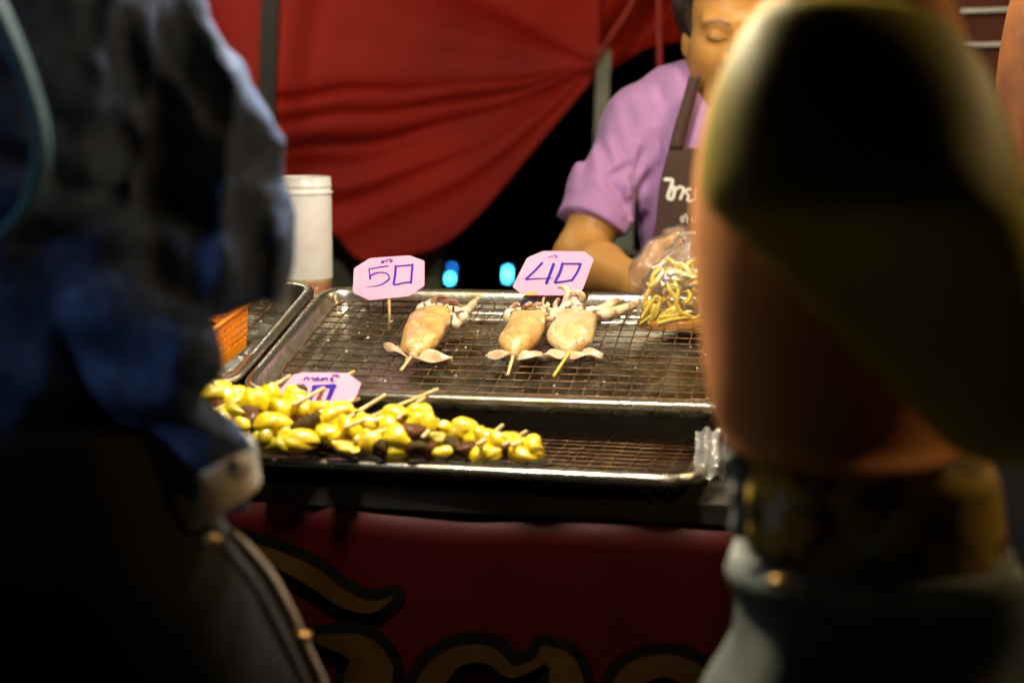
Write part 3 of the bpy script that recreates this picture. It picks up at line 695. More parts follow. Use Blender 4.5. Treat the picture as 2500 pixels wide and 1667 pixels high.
for lab, pcs, stk in SK:
    t = thing('yellow_skewer', frontpt(pcs[0][0], 1085, 0), lab, 'skewer', 'yellow squid skewers piled on the tray')
    for x, y, rx, ry, rot, kind in pcs:
        seed += 1; Y = pileY(y)+random.uniform(-.008, .008); sc_ = Y/F
        o = link('meat_piece', lump_mesh(kind, seed % 13), t)
        p = P(x, y, Y); fl = hit(x, y, F0, FN)
        R = Matrix.Rotation(math.radians(-rot), 4, 'Y') @ Matrix.Rotation(random.uniform(-.5, .5), 4, 'Z')
        o.matrix_basis = Matrix.Translation(p) @ R @ Matrix.Diagonal((rx*sc_*1.22, (rx+ry)/2*sc_*1.1, ry*sc_*1.26, 1))
    if stk:
        a = P(*stk[0], pileY(stk[0][1])-.016); b = P(*stk[1], pileY(stk[1][1])+.020); b = b+(b-a)*.12
        obj('stick', *tube([a+(a-b)*.25, b], .0025, 8), M['bamboo'], t)
# buried bottom layer that carries the pile
for k in range(11):
    x = 545+k*68; t = thing('yellow_skewer', frontpt(x, 1085), 'yellow skewer buried in the bottom layer of the pile', 'skewer', 'buried skewers of the pile')
    for q in range(2):
        seed += 1; p = frontpt(x+q*30, 1086+random.uniform(-8, 8), .012)
        o = link('meat_piece', lump_mesh(['brown_piece', 'olive_piece', 'yellow', 'dark_piece'][(k+q) % 4], seed % 13), t)
        o.matrix_basis = Matrix.Translation(p) @ Matrix.Rotation(random.uniform(0, 3), 4, 'Z') @ Matrix.Diagonal((.017, .015, .012, 1))

# ------------------------------------------------------------------ bag of squid strips
BY = rackpt(1600, 800)[1]; bagc = P(1660, 705, BY+.035)
def bag_out(y):     # left and right silhouette of the bag in the photo
    ys = [585, 600, 620, 650, 680, 740, 780, 803]
    return np.interp(y, ys, [1672, 1655, 1632, 1600, 1570, 1567, 1555, 1546]), np.interp(y, ys, [1690, 1712, 1740, 1765, 1780, 1790, 1796, 1800])
bg_ = thing('snack_bag', rackpt(1660, 800), 'clear knotted plastic bag of yellow squid strips at the tray edge', 'bag')
nu, nv = 40, 40; V = []; nz = Noise(60, 8, 5)
for i in range(nu):
    y = 585+(803-585)*i/(nu-1); xl, xr = bag_out(y); c = P((xl+xr)/2, y, BY+.03); hw = (xr-xl)/2*BY/F
    th = .042*np.interp(i/(nu-1), [0, .15, .5, .85, 1], [.15, .5, .95, 1.0, .55])
    for j in range(nv):
        a = 2*math.pi*j/nv; d = np.array([math.copysign(abs(math.cos(a))**.75, math.cos(a))*hw, math.copysign(abs(math.sin(a))**.85, math.sin(a))*th, 0])
        p = c+d; p = p+unit(d+1e-6)*.0028*nz(p[None])[0]; V.append(p)
Fc = [(i*nv+j, i*nv+(j+1) % nv, (i+1)*nv+(j+1) % nv, (i+1)*nv+j) for i in range(nu-1) for j in range(nv)]+[tuple((nu-1)*nv+j for j in range(nv))]
obj('bag_film', V, Fc, M['clear'], bg_)
kn = P(1680, 582, BY+.03)
obj('knot', *tube([P(1684, 600, BY+.03), P(1676, 588, BY+.03), P(1682, 580, BY+.03)], [.010, .005, .006], 10, 12), M['clear_wrap'], bg_)
leaf(kn, P(1655, 570, BY+.03), .006, np.array([0, -1, .2]), M['clear_wrap'], 'knot_tail', bg_, .003, 2)
leaf(kn, P(1700, 566, BY+.03), .007, np.array([0, -1, .2]), M['clear_wrap'], 'knot_tail', bg_, .003, 4)
obj('rubber_band', *tube([P(1676+8*math.cos(a), 588+3*math.sin(a), BY+.03-.004*math.sin(a)) for a in np.linspace(0, 6.5, 20)], .0014, 6), M['red_strap'], bg_)
# sauce pool in the bottom of the bag
V = []; ring = 24
for k, (y, s_) in enumerate(((801, .92), (794, .97), (784, .95), (776, .90))):
    xl, xr = bag_out(y); c = P((xl+xr)/2, y, BY+.03); hw = (xr-xl)/2*BY/F*s_
    for j in range(ring):
        a = 2*math.pi*j/ring; V.append(c+np.array([math.cos(a)*hw, math.sin(a)*.034*s_, 0]))
Fc = [(i*ring+j, i*ring+(j+1) % ring, (i+1)*ring+(j+1) % ring, (i+1)*ring+j) for i in range(3) for j in range(ring)]+[tuple(range(ring))[::-1], tuple(3*ring+j for j in range(ring))]
so = obj('bag_sauce', V, Fc, M['sauce']); tag(so, 'amber brown sauce pooled in the bottom of the clear bag', 'sauce')
STR = [([(1560, 778), (1590, 740), (1602, 725), (1612, 735), (1596, 765), (1562, 795)], 6, .01), ([(1566, 752), (1575, 725), (1590, 700), (1596, 672), (1618, 655)], 7, .02),
       ([(1586, 700), (1600, 690), (1612, 676), (1630, 660)], 8, .012), ([(1608, 775), (1640, 770), (1665, 765), (1690, 760)], 6, .004), ([(1604, 792), (1640, 780), (1680, 775)], 6, .0),
       ([(1625, 668), (1640, 664), (1664, 668), (1690, 676)], 9, .008), ([(1630, 690), (1636, 708), (1646, 724), (1650, 750)], 7, .006), ([(1646, 684), (1656, 710), (1652, 740), (1664, 762), (1690, 772)], 6, .0),
       ([(1590, 735), (1582, 760), (1570, 782)], 6, .016), ([(1610, 700), (1622, 690), (1640, 695), (1640, 715)], 8, .02), ([(1575, 790), (1610, 770), (1600, 745)], 5, .022),
       ([(1645, 790), (1680, 788), (1720, 785)], 7, .002), ([(1612, 640), (1630, 632), (1650, 650), (1660, 680)], 6, .03), ([(1600, 715), (1625, 730), (1640, 755), (1630, 780)], 7, .03),
       ([(1660, 640), (1680, 660), (1700, 700), (1710, 750)], 8, .02), ([(1690, 690), (1720, 700), (1740, 740), (1745, 780)], 8, .01), ([(1580, 690), (1595, 715), (1590, 750)], 7, .034),
       ([(1650, 720), (1690, 715), (1720, 730)], 7, .03), ([(1610, 745), (1650, 740), (1690, 745), (1720, 770)], 7, .036)]
gs = random.Random(4)
for k in range(34):
    x0, y0 = gs.uniform(1585, 1740), gs.uniform(650, 785); a0 = gs.uniform(0, 6.3)
    cv = gs.choice((-1, 1))*gs.uniform(.5, 1.1)
    STR.append(([(x0+13*sum(math.cos(a0+j_*cv) for j_ in range(q)), y0+11*sum(math.sin(a0+j_*cv) for j_ in range(q))) for q in range(6)], gs.uniform(5, 8), gs.uniform(.010, .045)))
STR = [([(float(np.clip(x, bag_out(min(y, 790))[0]+9, bag_out(min(y, 790))[1]-8)), min(y, 790)) for x, y in p_], r, o_) for p_, r, o_ in STR]
for k, (pth, r, off) in enumerate(STR):
    pts = [P(x, y, BY+.002+off) for x, y in pth]
    o = obj('squid_strip', *tube(pts, [r*1.0*BY/F, r*1.5*BY/F, r*1.6*BY/F, r*1.3*BY/F, r*.8*BY/F], 8, 26, flat=.6), M['bag_strip_pale' if k in (5, 6, 2, 14) else 'bag_strip'])
    tag(o, 'yellow squid strip inside the clear plastic bag', 'squid strip', 'squid strips in the clear bag')

for k in range(16):
    y0 = gs.uniform(655, 785); xl, xr = bag_out(y0); x0 = gs.uniform(xl+16, min(xr-20, xl+120)); r = gs.uniform(11, 18)*BY/F
    o = link('squid_chunk', lump_mesh(('yellow_pale', 'yellow', 'olive_piece', 'yellow')[k % 4], k % 9)); o.matrix_basis = Matrix.Translation(P(x0, y0, BY+gs.uniform(.004, .03))) @ Matrix.Rotation(gs.uniform(0, 3), 4, 'Y') @ Matrix.Diagonal((r*1.4, r*.8, r*.7, 1))
    tag(o, 'yellow chunk of squid inside the clear plastic bag', 'squid chunk', 'squid chunks in the clear bag')
# ------------------------------------------------------------------ sauce jar behind the trays
JY = 2.74; jc = P(747, 715, JY); jr = 66*JY/F; jz = .8135; jc = np.array([jc[0], JY, jz])
def jz_of(y): return P(747, y, JY)[2]-jz
jt = thing('sauce_jar', jc, 'tall translucent white plastic jar with brown sauce at its bottom', 'jar')
H1 = jz_of(468)
obj('lower_wall', *lathe([(0.001, .002), (jr*.90, .002), (jr*.99, .010), (jr, .02), (jr, jz_of(678))], jc, 56), M['jar_wet'], jt)
obj('wall', *lathe([(jr, jz_of(678)+.0005), (jr, (jz_of(678)+H1)/2), (jr, H1-.006), (jr, H1-.004), (jr*1.045, H1-.003), (jr*1.045, H1+.001), (jr*.985, H1+.002), (jr*.985, H1+.008), (jr*1.01, H1+.009), (jr*1.01, H1+.011), (jr*.985, H1+.012), (jr*.98, jz_of(431))], jc, 56), M['jar'], jt)
hs = jz_of(678)
obj('sauce_fill', *lathe([(.001, .004), (jr*.88, .004), (jr*.965, .012), (jr*.965, hs)], jc, 48), M['jar_sauce'], jt)
obj('sauce_foam', *lathe([(jr*.966, hs-.004), (jr*.968, hs), (jr*.966, hs+.0035), (jr*.9, hs+.004), (.001, hs+.003)], jc, 48), M['foam'], jt)

# ------------------------------------------------------------------ orange perforated basket on the left tray
bb = rackpt(600, 849, .006); bf = rackpt(492, 932, .006)
bo = thing('orange_basket', bf, 'orange perforated plastic basket on the left tray', 'basket')
def lattice(o, ex, ey, nx, ny, margin=.16):
    V = []; Fc = []
    for i in range(nx):
        for j in range(ny):
            b0 = len(V)
            for a, b_ in ((0, 0), (.5, 0), (1, 0), (1, .5), (1, 1), (.5, 1), (0, 1), (0, .5)): V.append(o+ex*(i+a)/nx+ey*(j+b_)/ny)
            for a, b_ in ((.5, margin), (1-margin, .5), (.5, 1-margin), (margin, .5)): V.append(o+ex*(i+a)/nx+ey*(j+b_)/ny)
            Fc += [(b0, b0+1, b0+8, b0+11, b0+7), (b0+1, b0+2, b0+3, b0+9, b0+8), (b0+3, b0+4, b0+5, b0+10, b0+9), (b0+5, b0+6, b0+7, b0+11, b0+10)]
    return V, Fc
ed = bb-bf; Lb = np.linalg.norm(ed); out_ = unit(np.cross(ed, TN)); hgt = .062; eu = TN*hgt+out_*.010
def wall_strip(o, ex, ey): return [o, o+ex, o+ex+ey, o+ey], [(0, 1, 2, 3)]
inn = -out_*.20
for (o_, ex, nx, nrm) in ((bf, ed, 11, out_), (bf+inn, ed, 11, -out_), (bf, inn, 10, -unit(ed)), (bb, inn, 10, unit(ed))):
    ey = TN*hgt+nrm*.010
    a_, b_ = lattice(o_+ey*.24, ex, ey*.60, nx, 4, .09)
    c_ = merge((a_, b_), wall_strip(o_, ex, ey*.24), wall_strip(o_+ey*.84, ex, ey*.16))
    solid(obj('basket_side', *c_, M['orange_plastic'], bo, False), .0016)
obj('basket_floor', [bf, bb, bb+inn, bf+inn], [(0, 1, 2, 3)], M['orange_plastic'], bo, False)
rim_ = [bf+TN*hgt+out_*.010-unit(ed)*.01, bb+TN*hgt+out_*.010+unit(ed)*.01, bb+inn+TN*hgt-out_*.010+unit(ed)*.01, bf+inn+TN*hgt-out_*.010-unit(ed)*.01]
obj('basket_rim', *tube(rim_+rim_[:2], .003, 8), M['orange_plastic'], bo)

# ------------------------------------------------------------------ clear plastic wrapper over the front tray corner
wr = thing('plastic_wrapper', FR+Z3*.0, 'crumpled clear plastic wrapper over the right corner of the front tray', 'wrapper')
nu, nv = 30, 24; V = []; nz = Noise(90, 8, 9); nz2 = Noise(200, 8, 10)
for i in range(nu):
    for j in range(nv):
        x = 1700+i/(nu-1)*75-(j/(nv-1))*8; y = 1048+j/(nv-1)*116+6*math.sin(i*.5)
        p = P(x, y, 1.86+.06*(1-j/(nv-1))-.015*math.sin(i/(nu-1)*3)); V.append(p+np.array([0, -1, .3])*(.006*nz(p[None])[0]+.003*nz2(p[None])[0]))
obj('film', V, grid_faces(nu, nv), M['clear_wrap'], wr)

# ------------------------------------------------------------------ people
SKIN = np.array([.46, .225, .060])
def tint(o, V, fn=None):
    me = o.data; at = me.color_attributes.new('tint', 'FLOAT_COLOR', 'POINT')
    C = np.ones((len(me.vertices), 4), np.float32); C[:, :3] = SKIN
    if fn is not None: C[:, :3] = fn(V)
    at.data.foreach_set('color', C.ravel())
def headframe(c, pitch, yaw):
    cp, sp, cy, sy = math.cos(pitch), math.sin(pitch), math.cos(yaw), math.sin(yaw)
    f = np.array([sy*cp, -cy*cp, -sp]); r = np.array([cy, sy, 0]); u = np.cross(f, r)*-1
    u = unit(np.cross(r, f)) if unit(np.cross(r, f))[2] > 0 else -unit(np.cross(r, f))
    return np.stack([r, f, u], 1)            # columns: right, forward, up
def head_sdf(q):
    ax = np.abs(q[:, 0:1]); m = np.hstack([ax, q[:, 1:]])
    d = ell(q, (0, -.018, .040), (.077, .096, .084))
    d = smin(d, ell(q, (0, .018, -.032), (.064, .072, .082)), .03)
    d = smin(d, ell(q, (0, .046, -.094), (.034, .034, .026)), .03)
    d = smin(d, ell(m, (.040, .048, -.040), (.028, .032, .036)), .025)
    d = smin(d, caps(m, (.008, .080, .020), (.048, .066, .022), .011, .010), .018)
    d = smin(d, caps(q, (0, .086, .004), (0, .104, -.036), .008, .0115), .012)
    d = smin(d, np.linalg.norm(m-np.array([.0135, .093, -.041]), axis=1)-.0085, .007)
    d = smin(d, ell(m, (.032, .070, -.002), (.0175, .015, .0135)), .006)
    d = smin(d, caps(m, (0, .0905, -.070), (.022, .080, -.0735), .0062, .0035), .005)
    d = smin(d, caps(m, (0, .0895, -.0815), (.018, .081, -.0785), .0072, .0035), .005)
    d = smin(d, ell(m, (.071, .004, -.026), (.008, .014, .022)), .008)
    return d
def face_tint(q, base):
    C = np.tile(base, (len(q), 1)).astype(float); x = np.abs(q[:, 0]); y = q[:, 1]; z = q[:, 2]; fr = y > .03
    def put(w, c):
        nonlocal C
        w = np.clip(w, 0, 1)[:, None]; C = C*(1-w)+np.asarray(c)*w
    zb = .030+.35*(x-.032)*(x < .032)-.30*(x-.032)*(x >= .032)-.004
    put(fr*np.exp(-((z-zb)/.0036)**2)*((x > .013) & (x < .054))*.7, (.05, .03, .018))
    ze = -.0085+.30*np.clip(x-.034, -.03, .03)**2*60
    put(fr*np.exp(-((z-ze)/.0030)**2)*((x > .017) & (x < .050))*.9, (.04, .018, .010))
    put(fr*np.exp(-((z-ze-.011)/.003)**2)*((x > .018) & (x < .047))*.30, (.25, .11, .05))
    lip = np.exp(-((z+.0765)/.0105)**2)*(x < .026)*fr
    put(lip*.55, (.42, .13, .08)); put(np.exp(-((z+.0762)/.0042)**2)*(x < .027)*fr*.9, (.12, .03, .02))
    put(fr*np.exp(-((x-.009)/.0042)**2-((z+.0495)/.0050)**2)*(y > .080)*.9, (.06, .02, .012))
    return C
def hand_sdf(p, wr_, d, n, s, cu=0.0):
    """palm and five bent fingers: wrist, pointing direction, palm normal, thumb side"""
    d, n, s = unit(d), unit(n), unit(s)
    out = caps(p, wr_, wr_+d*.05, .026, .030)
    for k, (off, ln) in enumerate(((.026, .075), (.009, .083), (-.009, .078), (-.025, .062))):
        b = wr_+d*.078+s*off; k1 = b+unit(d-n*.15-n*cu)*ln*.5; k2 = k1+unit(d*(1-cu*1.3)-n*.9)*ln*.33; k3 = k2+unit(d*(.3-1.3*cu)-n*(1-.3*cu))*ln*.27
        out = smin(out, caps(p, wr_+d*.03+s*off*.7, b, .013, .0105), .012)
        out = smin(out, caps(p, b, k1, .0100, .0092), .003); out = smin(out, caps(p, k1, k2, .0092, .0085), .003); out = smin(out, caps(p, k2, k3, .0085, .0072), .003)
    t0 = wr_+d*.02+s*.024; t1 = t0+unit(d*(.6+.4*cu)+s*(.9-.5*cu)-n*(.2+.5*cu))*.036; t2 = t1+unit(d-s*(.5*cu-.15)-n*.6)*.032; t3 = t2+unit(d-n*.7)*.024
    out = smin(out, caps(p, t0, t1, .014, .0115), .012); out = smin(out, caps(p, t1, t2, .0112, .0098), .003); return smin(out, caps(p, t2, t3, .0098, .008), .003)

# --- seller
SY = 2.95
hc = P(1778, 64, 2.93)
HR = headframe(hc, math.radians(14), math.radians(4))
shL, shR = P(1555, 320, 2.97), P(2020, 320, 2.97)
elL, elR = P(1412, 632, 2.88), P(2165, 632, 2.88)
wrL, wrR = P(1556, 694, 2.68), P(1900, 690, 2.60)
neck = P(1786, 262, 2.99); chest = P(1788, 420, 2.98); belly = P(1788, 760, 2.98); hip = P(1788, 960, 2.99)
hdL = unit(np.array([.82, -.2, .36])); hnL = unit(np.array([.2, -.9, -.35])); hsL = np.cross(hnL, hdL)
hdR = unit(np.array([-.8, -.35, .3])); hnR = unit(np.array([-.2, -.9, -.35])); hsR = -np.cross(hnR, hdR)
def seller_sdf(p):
    q = (p-hc)@HR; d = head_sdf(q)
    d = smin(d, caps(p, hc+HR@np.array([0, -.035, -.07]), neck+np.array([0, .01, -.03]), .043, .052), .03)
    tz = (p-chest)/np.array([1.0, .62, 1.0])
    d = smin(d, (ell(p, chest, (.165, .105, .20))), .06)
    d = smin(d, ell(p, belly, (.145, .10, .22)), .06); d = smin(d, ell(p, hip, (.165, .115, .14)), .05)
    for s_, e_, w_, sg in ((shL, elL, wrL, -1), (shR, elR, wrR, 1)):
        d = smin(d, caps(p, s_, e_, .052, .042), .05); d = smin(d, caps(p, e_, e_+(w_-e_)*.4, .042, .041), .02)
        d = smin(d, caps(p, e_+(w_-e_)*.4, w_, .041, .029), .02)
        k = np.array([hip[0]+sg*.085, hip[1], 0]); d = smin(d, caps(p, k+Z3*(hip[2]-.05), k+Z3*.45, .085, .055), .04); d = smin(d, caps(p, k+Z3*.45, k+Z3*.08, .055, .04), .02)
        d = smin(d, caps(p, k+Z3*.04, k+np.array([0, -.14, .035]), .04, .035), .03)
    d = smin(d, hand_sdf(p, wrL, hdL, hnL, hsL, 1.0), .012); d = smin(d, hand_sdf(p, wrR, hdR, hnR, hsR), .012)
    return d
se = thing('person', (hip[0], hip[1], 0), 'stall seller in lavender t-shirt and brown apron looking down', 'person')
bo_, Vb = sdf_obj('body', seller_sdf, (hip[0]-.34, 2.48, .0), (hip[0]+.34, 3.14, 1.56), .0042, M['skin'], se, 1)
def seller_tint(V):
    q = (V-hc)@HR; C = face_tint(q, SKIN); far = np.linalg.norm(q, axis=1) > .17; C[far] = SKIN; return C
tint(bo_, Vb, seller_tint)
nzs = Noise(38, 10, 21, (1, 1, .45)); nzf = Noise(85, 10, 22, (1, 1, .35))
hemL = elL+(shL-elL)*.20
GRV = [(P(x0, y0, SY-.05), P(x1, y1, SY-.05), w, am) for x0, y0, x1, y1, w, am in (
    (1614, 300, 1632, 400, .007, .007), (1612, 205, 1620, 260, .008, .006), (1500, 330, 1560, 470, .008, .009), (1575, 350, 1548, 440, .006, .009), (1548, 440, 1562, 560, .007, .011), (1545, 400, 1470, 440, .007, .006),
    (1470, 420, 1536, 520, .007, .008), (1600, 410, 1560, 470, .008, .008), (1596, 520, 1560, 560, .008, .007), (1440, 330, 1420, 470, .010, .006), (1460, 300, 1480, 400, .010, .005), (1530, 240, 1545, 330, .009, .005), (1400, 500, 1500, 560, .005, .003))]
def shirt_sdf(p):
    d = ell(p, chest, (.180, .122, .22)); d = smin(d, ell(p, belly, (.165, .118, .26)), .06)
    d = smin(d, caps(p, P(1655, 245, 3.0), P(1915, 245, 3.0), .048, .048), .05)
    for s_, e_ in ((shL, elL), (shR, elR)):
        ax = unit(e_-s_); L = np.linalg.norm(e_-s_)
        c = caps(p, s_, e_, .066, .059); c = np.maximum(c, (p-s_)@ax-L*.74)
        d = smin(d, c, .035)
        pit = s_+ax*.13+np.array([.05 if s_ is shL else -.05, -.03, .0])
    d = d+.0075*nzs(p)+.0042*nzf(p)+.003*np.sin((p[:, 0]-.9*p[:, 2])*120+2*nzs(p))*np.exp(-(np.linalg.norm(p-(shL+np.array([.075, -.05, -.09])), axis=1)/.10)**2)
    for a_, b_, w_, am in GRV:
        ab = b_-a_; ab2 = ab[[0, 2]]; pp_ = p[:, [0, 2]]-a_[[0, 2]]; t_ = np.clip((pp_@ab2)/(ab2@ab2), 0, 1)
        ds = np.linalg.norm(pp_-t_[:, None]*ab2, axis=1); sd_ = pp_[:, 0]*ab2[1]-pp_[:, 1]*ab2[0]
        d = d+am*np.exp(-(ds/w_)**2)*np.sin(np.pi*np.clip(t_, .08, .92))*(p[:, 1] < chest[1]+.02)-am*.5*np.exp(-((ds-w_*1.8)/w_)**2)*(sd_ > 0)*(t_ > 0)*(t_ < 1)
    d = np.maximum(d, (hip[2]-.03)-p[:, 2])
    nk = np.linalg.norm((p-(neck+np.array([0, -.035, .055])))/np.array([.080, .105, .085]), axis=1)-1
    return np.maximum(d, -nk*.08)
sdf_obj('tshirt', shirt_sdf, (hip[0]-.34, 2.72, hip[2]-.06), (hip[0]+.34, 3.18, 1.40), .0042, M['lavender'], se, 1)
for e_, s_ in ((elL, shL), (elR, shR)):
    pass
def trousers_sdf(p):
    d = ell(p, hip, (.180, .13, .15))
    for sg in (-1, 1):
        k = np.array([hip[0]+sg*.085, hip[1], 0]); d = smin(d, caps(p, k+Z3*(hip[2]-.05), k+Z3*.1, .100, .075), .04)
    return np.maximum(d+.004*nzs(p), np.maximum(p[:, 2]-(hip[2]+.04), .07-p[:, 2]))
sdf_obj('trousers', trousers_sdf, (hip[0]-.24, 2.8, .04), (hip[0]+.24, 3.2, hip[2]+.1), .009, M['black_cloth'], se, 1)
def hair_sdf(p):
    q = (p-hc)@HR
    d = ell(q, (0, -.020, .036), (.0935, .106, .096)); d = smin(d, ell(q, (0, -.085, .0), (.062, .05, .07)), .03)
    cut = np.minimum((q[:, 1]-.028)*.9, 1)-np.clip(q[:, 2]-.055, 0, 1)*1.6-np.clip(np.abs(q[:, 0])-.074, 0, .05)*.9
    d = np.maximum(d, cut); return d+.0015*Noise(160, 6, 3, (1, 1, .3))(p)
sdf_obj('hair', hair_sdf, hc-.17, hc+.17, .0035, M['hair'], se, 1)
def apron_surface_many(pxs, off):
    B = np.array([P(x, y, SY-.1) for x, y in pxs]); p = B.copy(); p[:, 1] = 2.70
    for _ in range(45):
        d = shirt_sdf(p); p[:, 1] += np.where((d > .0006) & (p[:, 1] < 3.02), np.maximum(d*.8, .0006), 0)
    y = np.minimum(p[:, 1], SY-.085)
    return [np.array([*(lambda b: (b[0], yy-off, b[2]))(P(px[0], px[1], yy))]) for px, yy in zip(pxs, y)]
# apron bib: left and right edges by photo row
AP = [(360, 1632, 1945), (400, 1621, 1956), (440, 1611, 1965), (480, 1605, 1972), (540, 1600, 1977), (600, 1586, 1992), (660, 1566, 2012), (760, 1540, 2038), (860, 1530, 2050), (960, 1528, 2052)]
V = []; nu, nv = 34, 30
for i in range(nu):
    y = 360+600*i/(nu-1); xl = np.interp(y, [a[0] for a in AP], [a[1] for a in AP]); xr = np.interp(y, [a[0] for a in AP], [a[2] for a in AP])
    for j in range(nv): V.append((xl+(xr-xl)*j/(nv-1), y))
V = apron_surface_many(V, .006)
ap = obj('apron', V, grid_faces(nu, nv), M['apron'], se); solid(ap, .002); subsurf(ap)
for side in (0, 1):
    c = [(1696, 186, .004), (1682, 240, .006), (1665, 300, .006), (1649, 364, .006)] if side == 0 else [(1880, 186, .004), (1894, 240, .006), (1911, 300, .006), (1928, 364, .006)]
    pts = smooth_path([(x, y) for x, y, _ in c], 16); V = []
    for i, (x, y) in enumerate(pts):
        for j in (-1, 0, 1):
            xx = x+j*(15+3*i/15)
            V.append((xx, y))
    V = apron_surface_many(V, .008)
    solid(obj('apron_strap', V, grid_faces(16, 3), M['apron'], se), .002)
TXT = [([(308, 268), (400, 268), (432, 300), (395, 430), (352, 560), (375, 602), (430, 600), (462, 500), (460, 405)], [62]*9), ([(480, 450), (545, 402), (610, 415), (622, 460), (570, 600)], [52]*5),
       ([(750, 440), (690, 440), (668, 490), (720, 560), (690, 620), (760, 640), (850, 600), (860, 440)], [48]*8),
       ([(575, 950), (590, 915), (630, 930), (625, 990), (595, 1005), (578, 960)], [22]*6), ([(655, 910), (690, 920), (690, 1010)], [22]*3), ([(640, 880), (680, 870)], [16]*2),
       ([(325, 1325), (375, 1335), (350, 1420), (345, 1470), (385, 1480), (430, 1440), (450, 1370)], [30]*7), ([(470, 1350), (510, 1400), (520, 1480)], [28]*3),
       ([(950, 440), (930, 600), (980, 640), (1050, 600), (1060, 440)], [52]*5), ([(780, 930), (800, 1000), (850, 990), (860, 920)], [22]*4)]
for k, (pth, wd) in enumerate(TXT):
    class tp: many = staticmethod(lambda q, k=k: apron_surface_many([(1580+x/7.13, 400+y/7.13) for x, y in q], .0092+.0002*k))
    stroke_on('apron_lettering', pth, wd, tp, M['white_print'], se, 24)
# necklace following the neck
NP = []
for a in np.linspace(-1.5, 1.5, 26):
    c = neck+np.array([.066*math.sin(a), -.055*math.cos(a)-.012, .045-.085*max(0, math.cos(a))]); NP.append(c)
obj('necklace', *tube(NP, .0022, 6, 60), M['gold'], se)
def glove_sdf(p):
    d = hand_sdf(p, wrL, hdL, hnL, hsL, 1.0)-.0045
    return np.maximum(d, -((p-wrL)@hdL+.01))+.0012*Noise(150, 8, 4)(p)
gl = sdf_obj('plastic_glove', glove_sdf, wrL-.12, wrL+np.array([.22, .12, .2]), .0045, M['glove'], se, 1)[0]

# --- generic bystander body (skin), built standing
def bystander_sdf(c, face, H, arms, lean=(0, 0), k=.74):
    c = np.asarray(c, float); f = np.array([math.sin(face), -math.cos(face), 0]); r = np.array([math.cos(face), math.sin(face), 0])
    top = H; hcn = c+Z3*(H-.115)+np.array([lean[0], lean[1], 0]); R = np.stack([r, f, Z3], 1)
    ch = c+Z3*H*.74+np.array([lean[0], lean[1], 0])*.7; hp = c+Z3*H*.52
    def torso(p, cc, rr): return ell(p, cc, rr, R)
    def fn(p):
        d = head_sdf((p-hcn)@R)
        d = smin(d, caps(p, hcn-Z3*.08-f*.03, ch+Z3*.10-f*.02, .05, .055), .03)
        d = smin(d, torso(p, ch, (.155*k, .095*k, .17)), .04); d = smin(d, torso(p, (ch+hp)/2, (.13*k, .09*k, .2)), .04); d = smin(d, torso(p, hp, (.15*k, .10*k, .12)), .04)
        for sg in (-1, 1):
            q = c+r*sg*.06; d = smin(d, caps(p, q+Z3*(hp[2]-.04), q+Z3*.46, .08*k, .052*k), .04); d = smin(d, caps(p, q+Z3*.46, q+Z3*.08, .052*k, .036*k), .02)
            d = smin(d, caps(p, q+Z3*.04-f*.03, q+Z3*.03+f*.14, .038, .032), .03)
        for s_, e_, w_, hd in arms:
            d = smin(d, caps(p, s_, e_, .046*k, .038*k), .03); d = smin(d, caps(p, e_, w_, .038*k, .026), .02)
            hd = unit(hd); n_ = unit(np.cross(hd, [0.3, .2, 1.])); d = smin(d, hand_sdf(p, np.asarray(w_), hd, n_, np.cross(n_, hd)), .012)
        return d
    return fn, hcn, R, ch, hp
def bystander_hair(par, hcn, R, seed=0):
    def fn(p):
        q = (p-hcn)@R; d = ell(q, (0, -.03, .042), (.088, .104, .092)); d = smin(d, ell(q, (0, -.07, -.06), (.07, .05, .10)), .03)
        return np.maximum(d, np.minimum((q[:, 1]-.02), 1)-np.clip(q[:, 2]-.05, 0, 1)*1.6)+.002*Noise(120, 6, seed, (1, 1, .3))(p)
    sdf_obj('hair', fn, hcn-.22, hcn+.2, .006, M['hair'], par, 1)
def px_loft(name, rows, Yc, depth, mt, parent, nz=None, amp=.004, nv=48, sub=6, expo=.9, cap=True, solidify=None):
    """rows: (y, xl, xr[, depth scale]) photo silhouettes at distance Yc -> elliptical rings in depth"""
    rows = np.array([list(r_)+[1.0]*(4-len(r_)) for r_ in rows], float); n = (len(rows)-1)*sub+1
    S = smooth_path(rows, n); V = []
    for y, xl, xr, ds in S:
        c = P((xl+xr)/2, y, Yc); hw = (xr-xl)/2*Yc/F
        for j in range(nv):
            a = 2*math.pi*j/nv; d = np.array([math.copysign(abs(math.cos(a))**expo, math.cos(a))*hw, math.sin(a)*depth*ds, 0]); p = c+d
            if nz is not None: p = p+unit(d)*amp*nz(p[None])[0]
            V.append(p)
    Fc = [(i*nv+j, (i+1)*nv+j, (i+1)*nv+(j+1) % nv, i*nv+(j+1) % nv) for i in range(n-1) for j in range(nv)]
    if cap: Fc += [tuple(range(nv)), tuple((n-1)*nv+j for j in range(nv))[::-1]]
    o = obj(name, V, Fc, mt, parent); return o

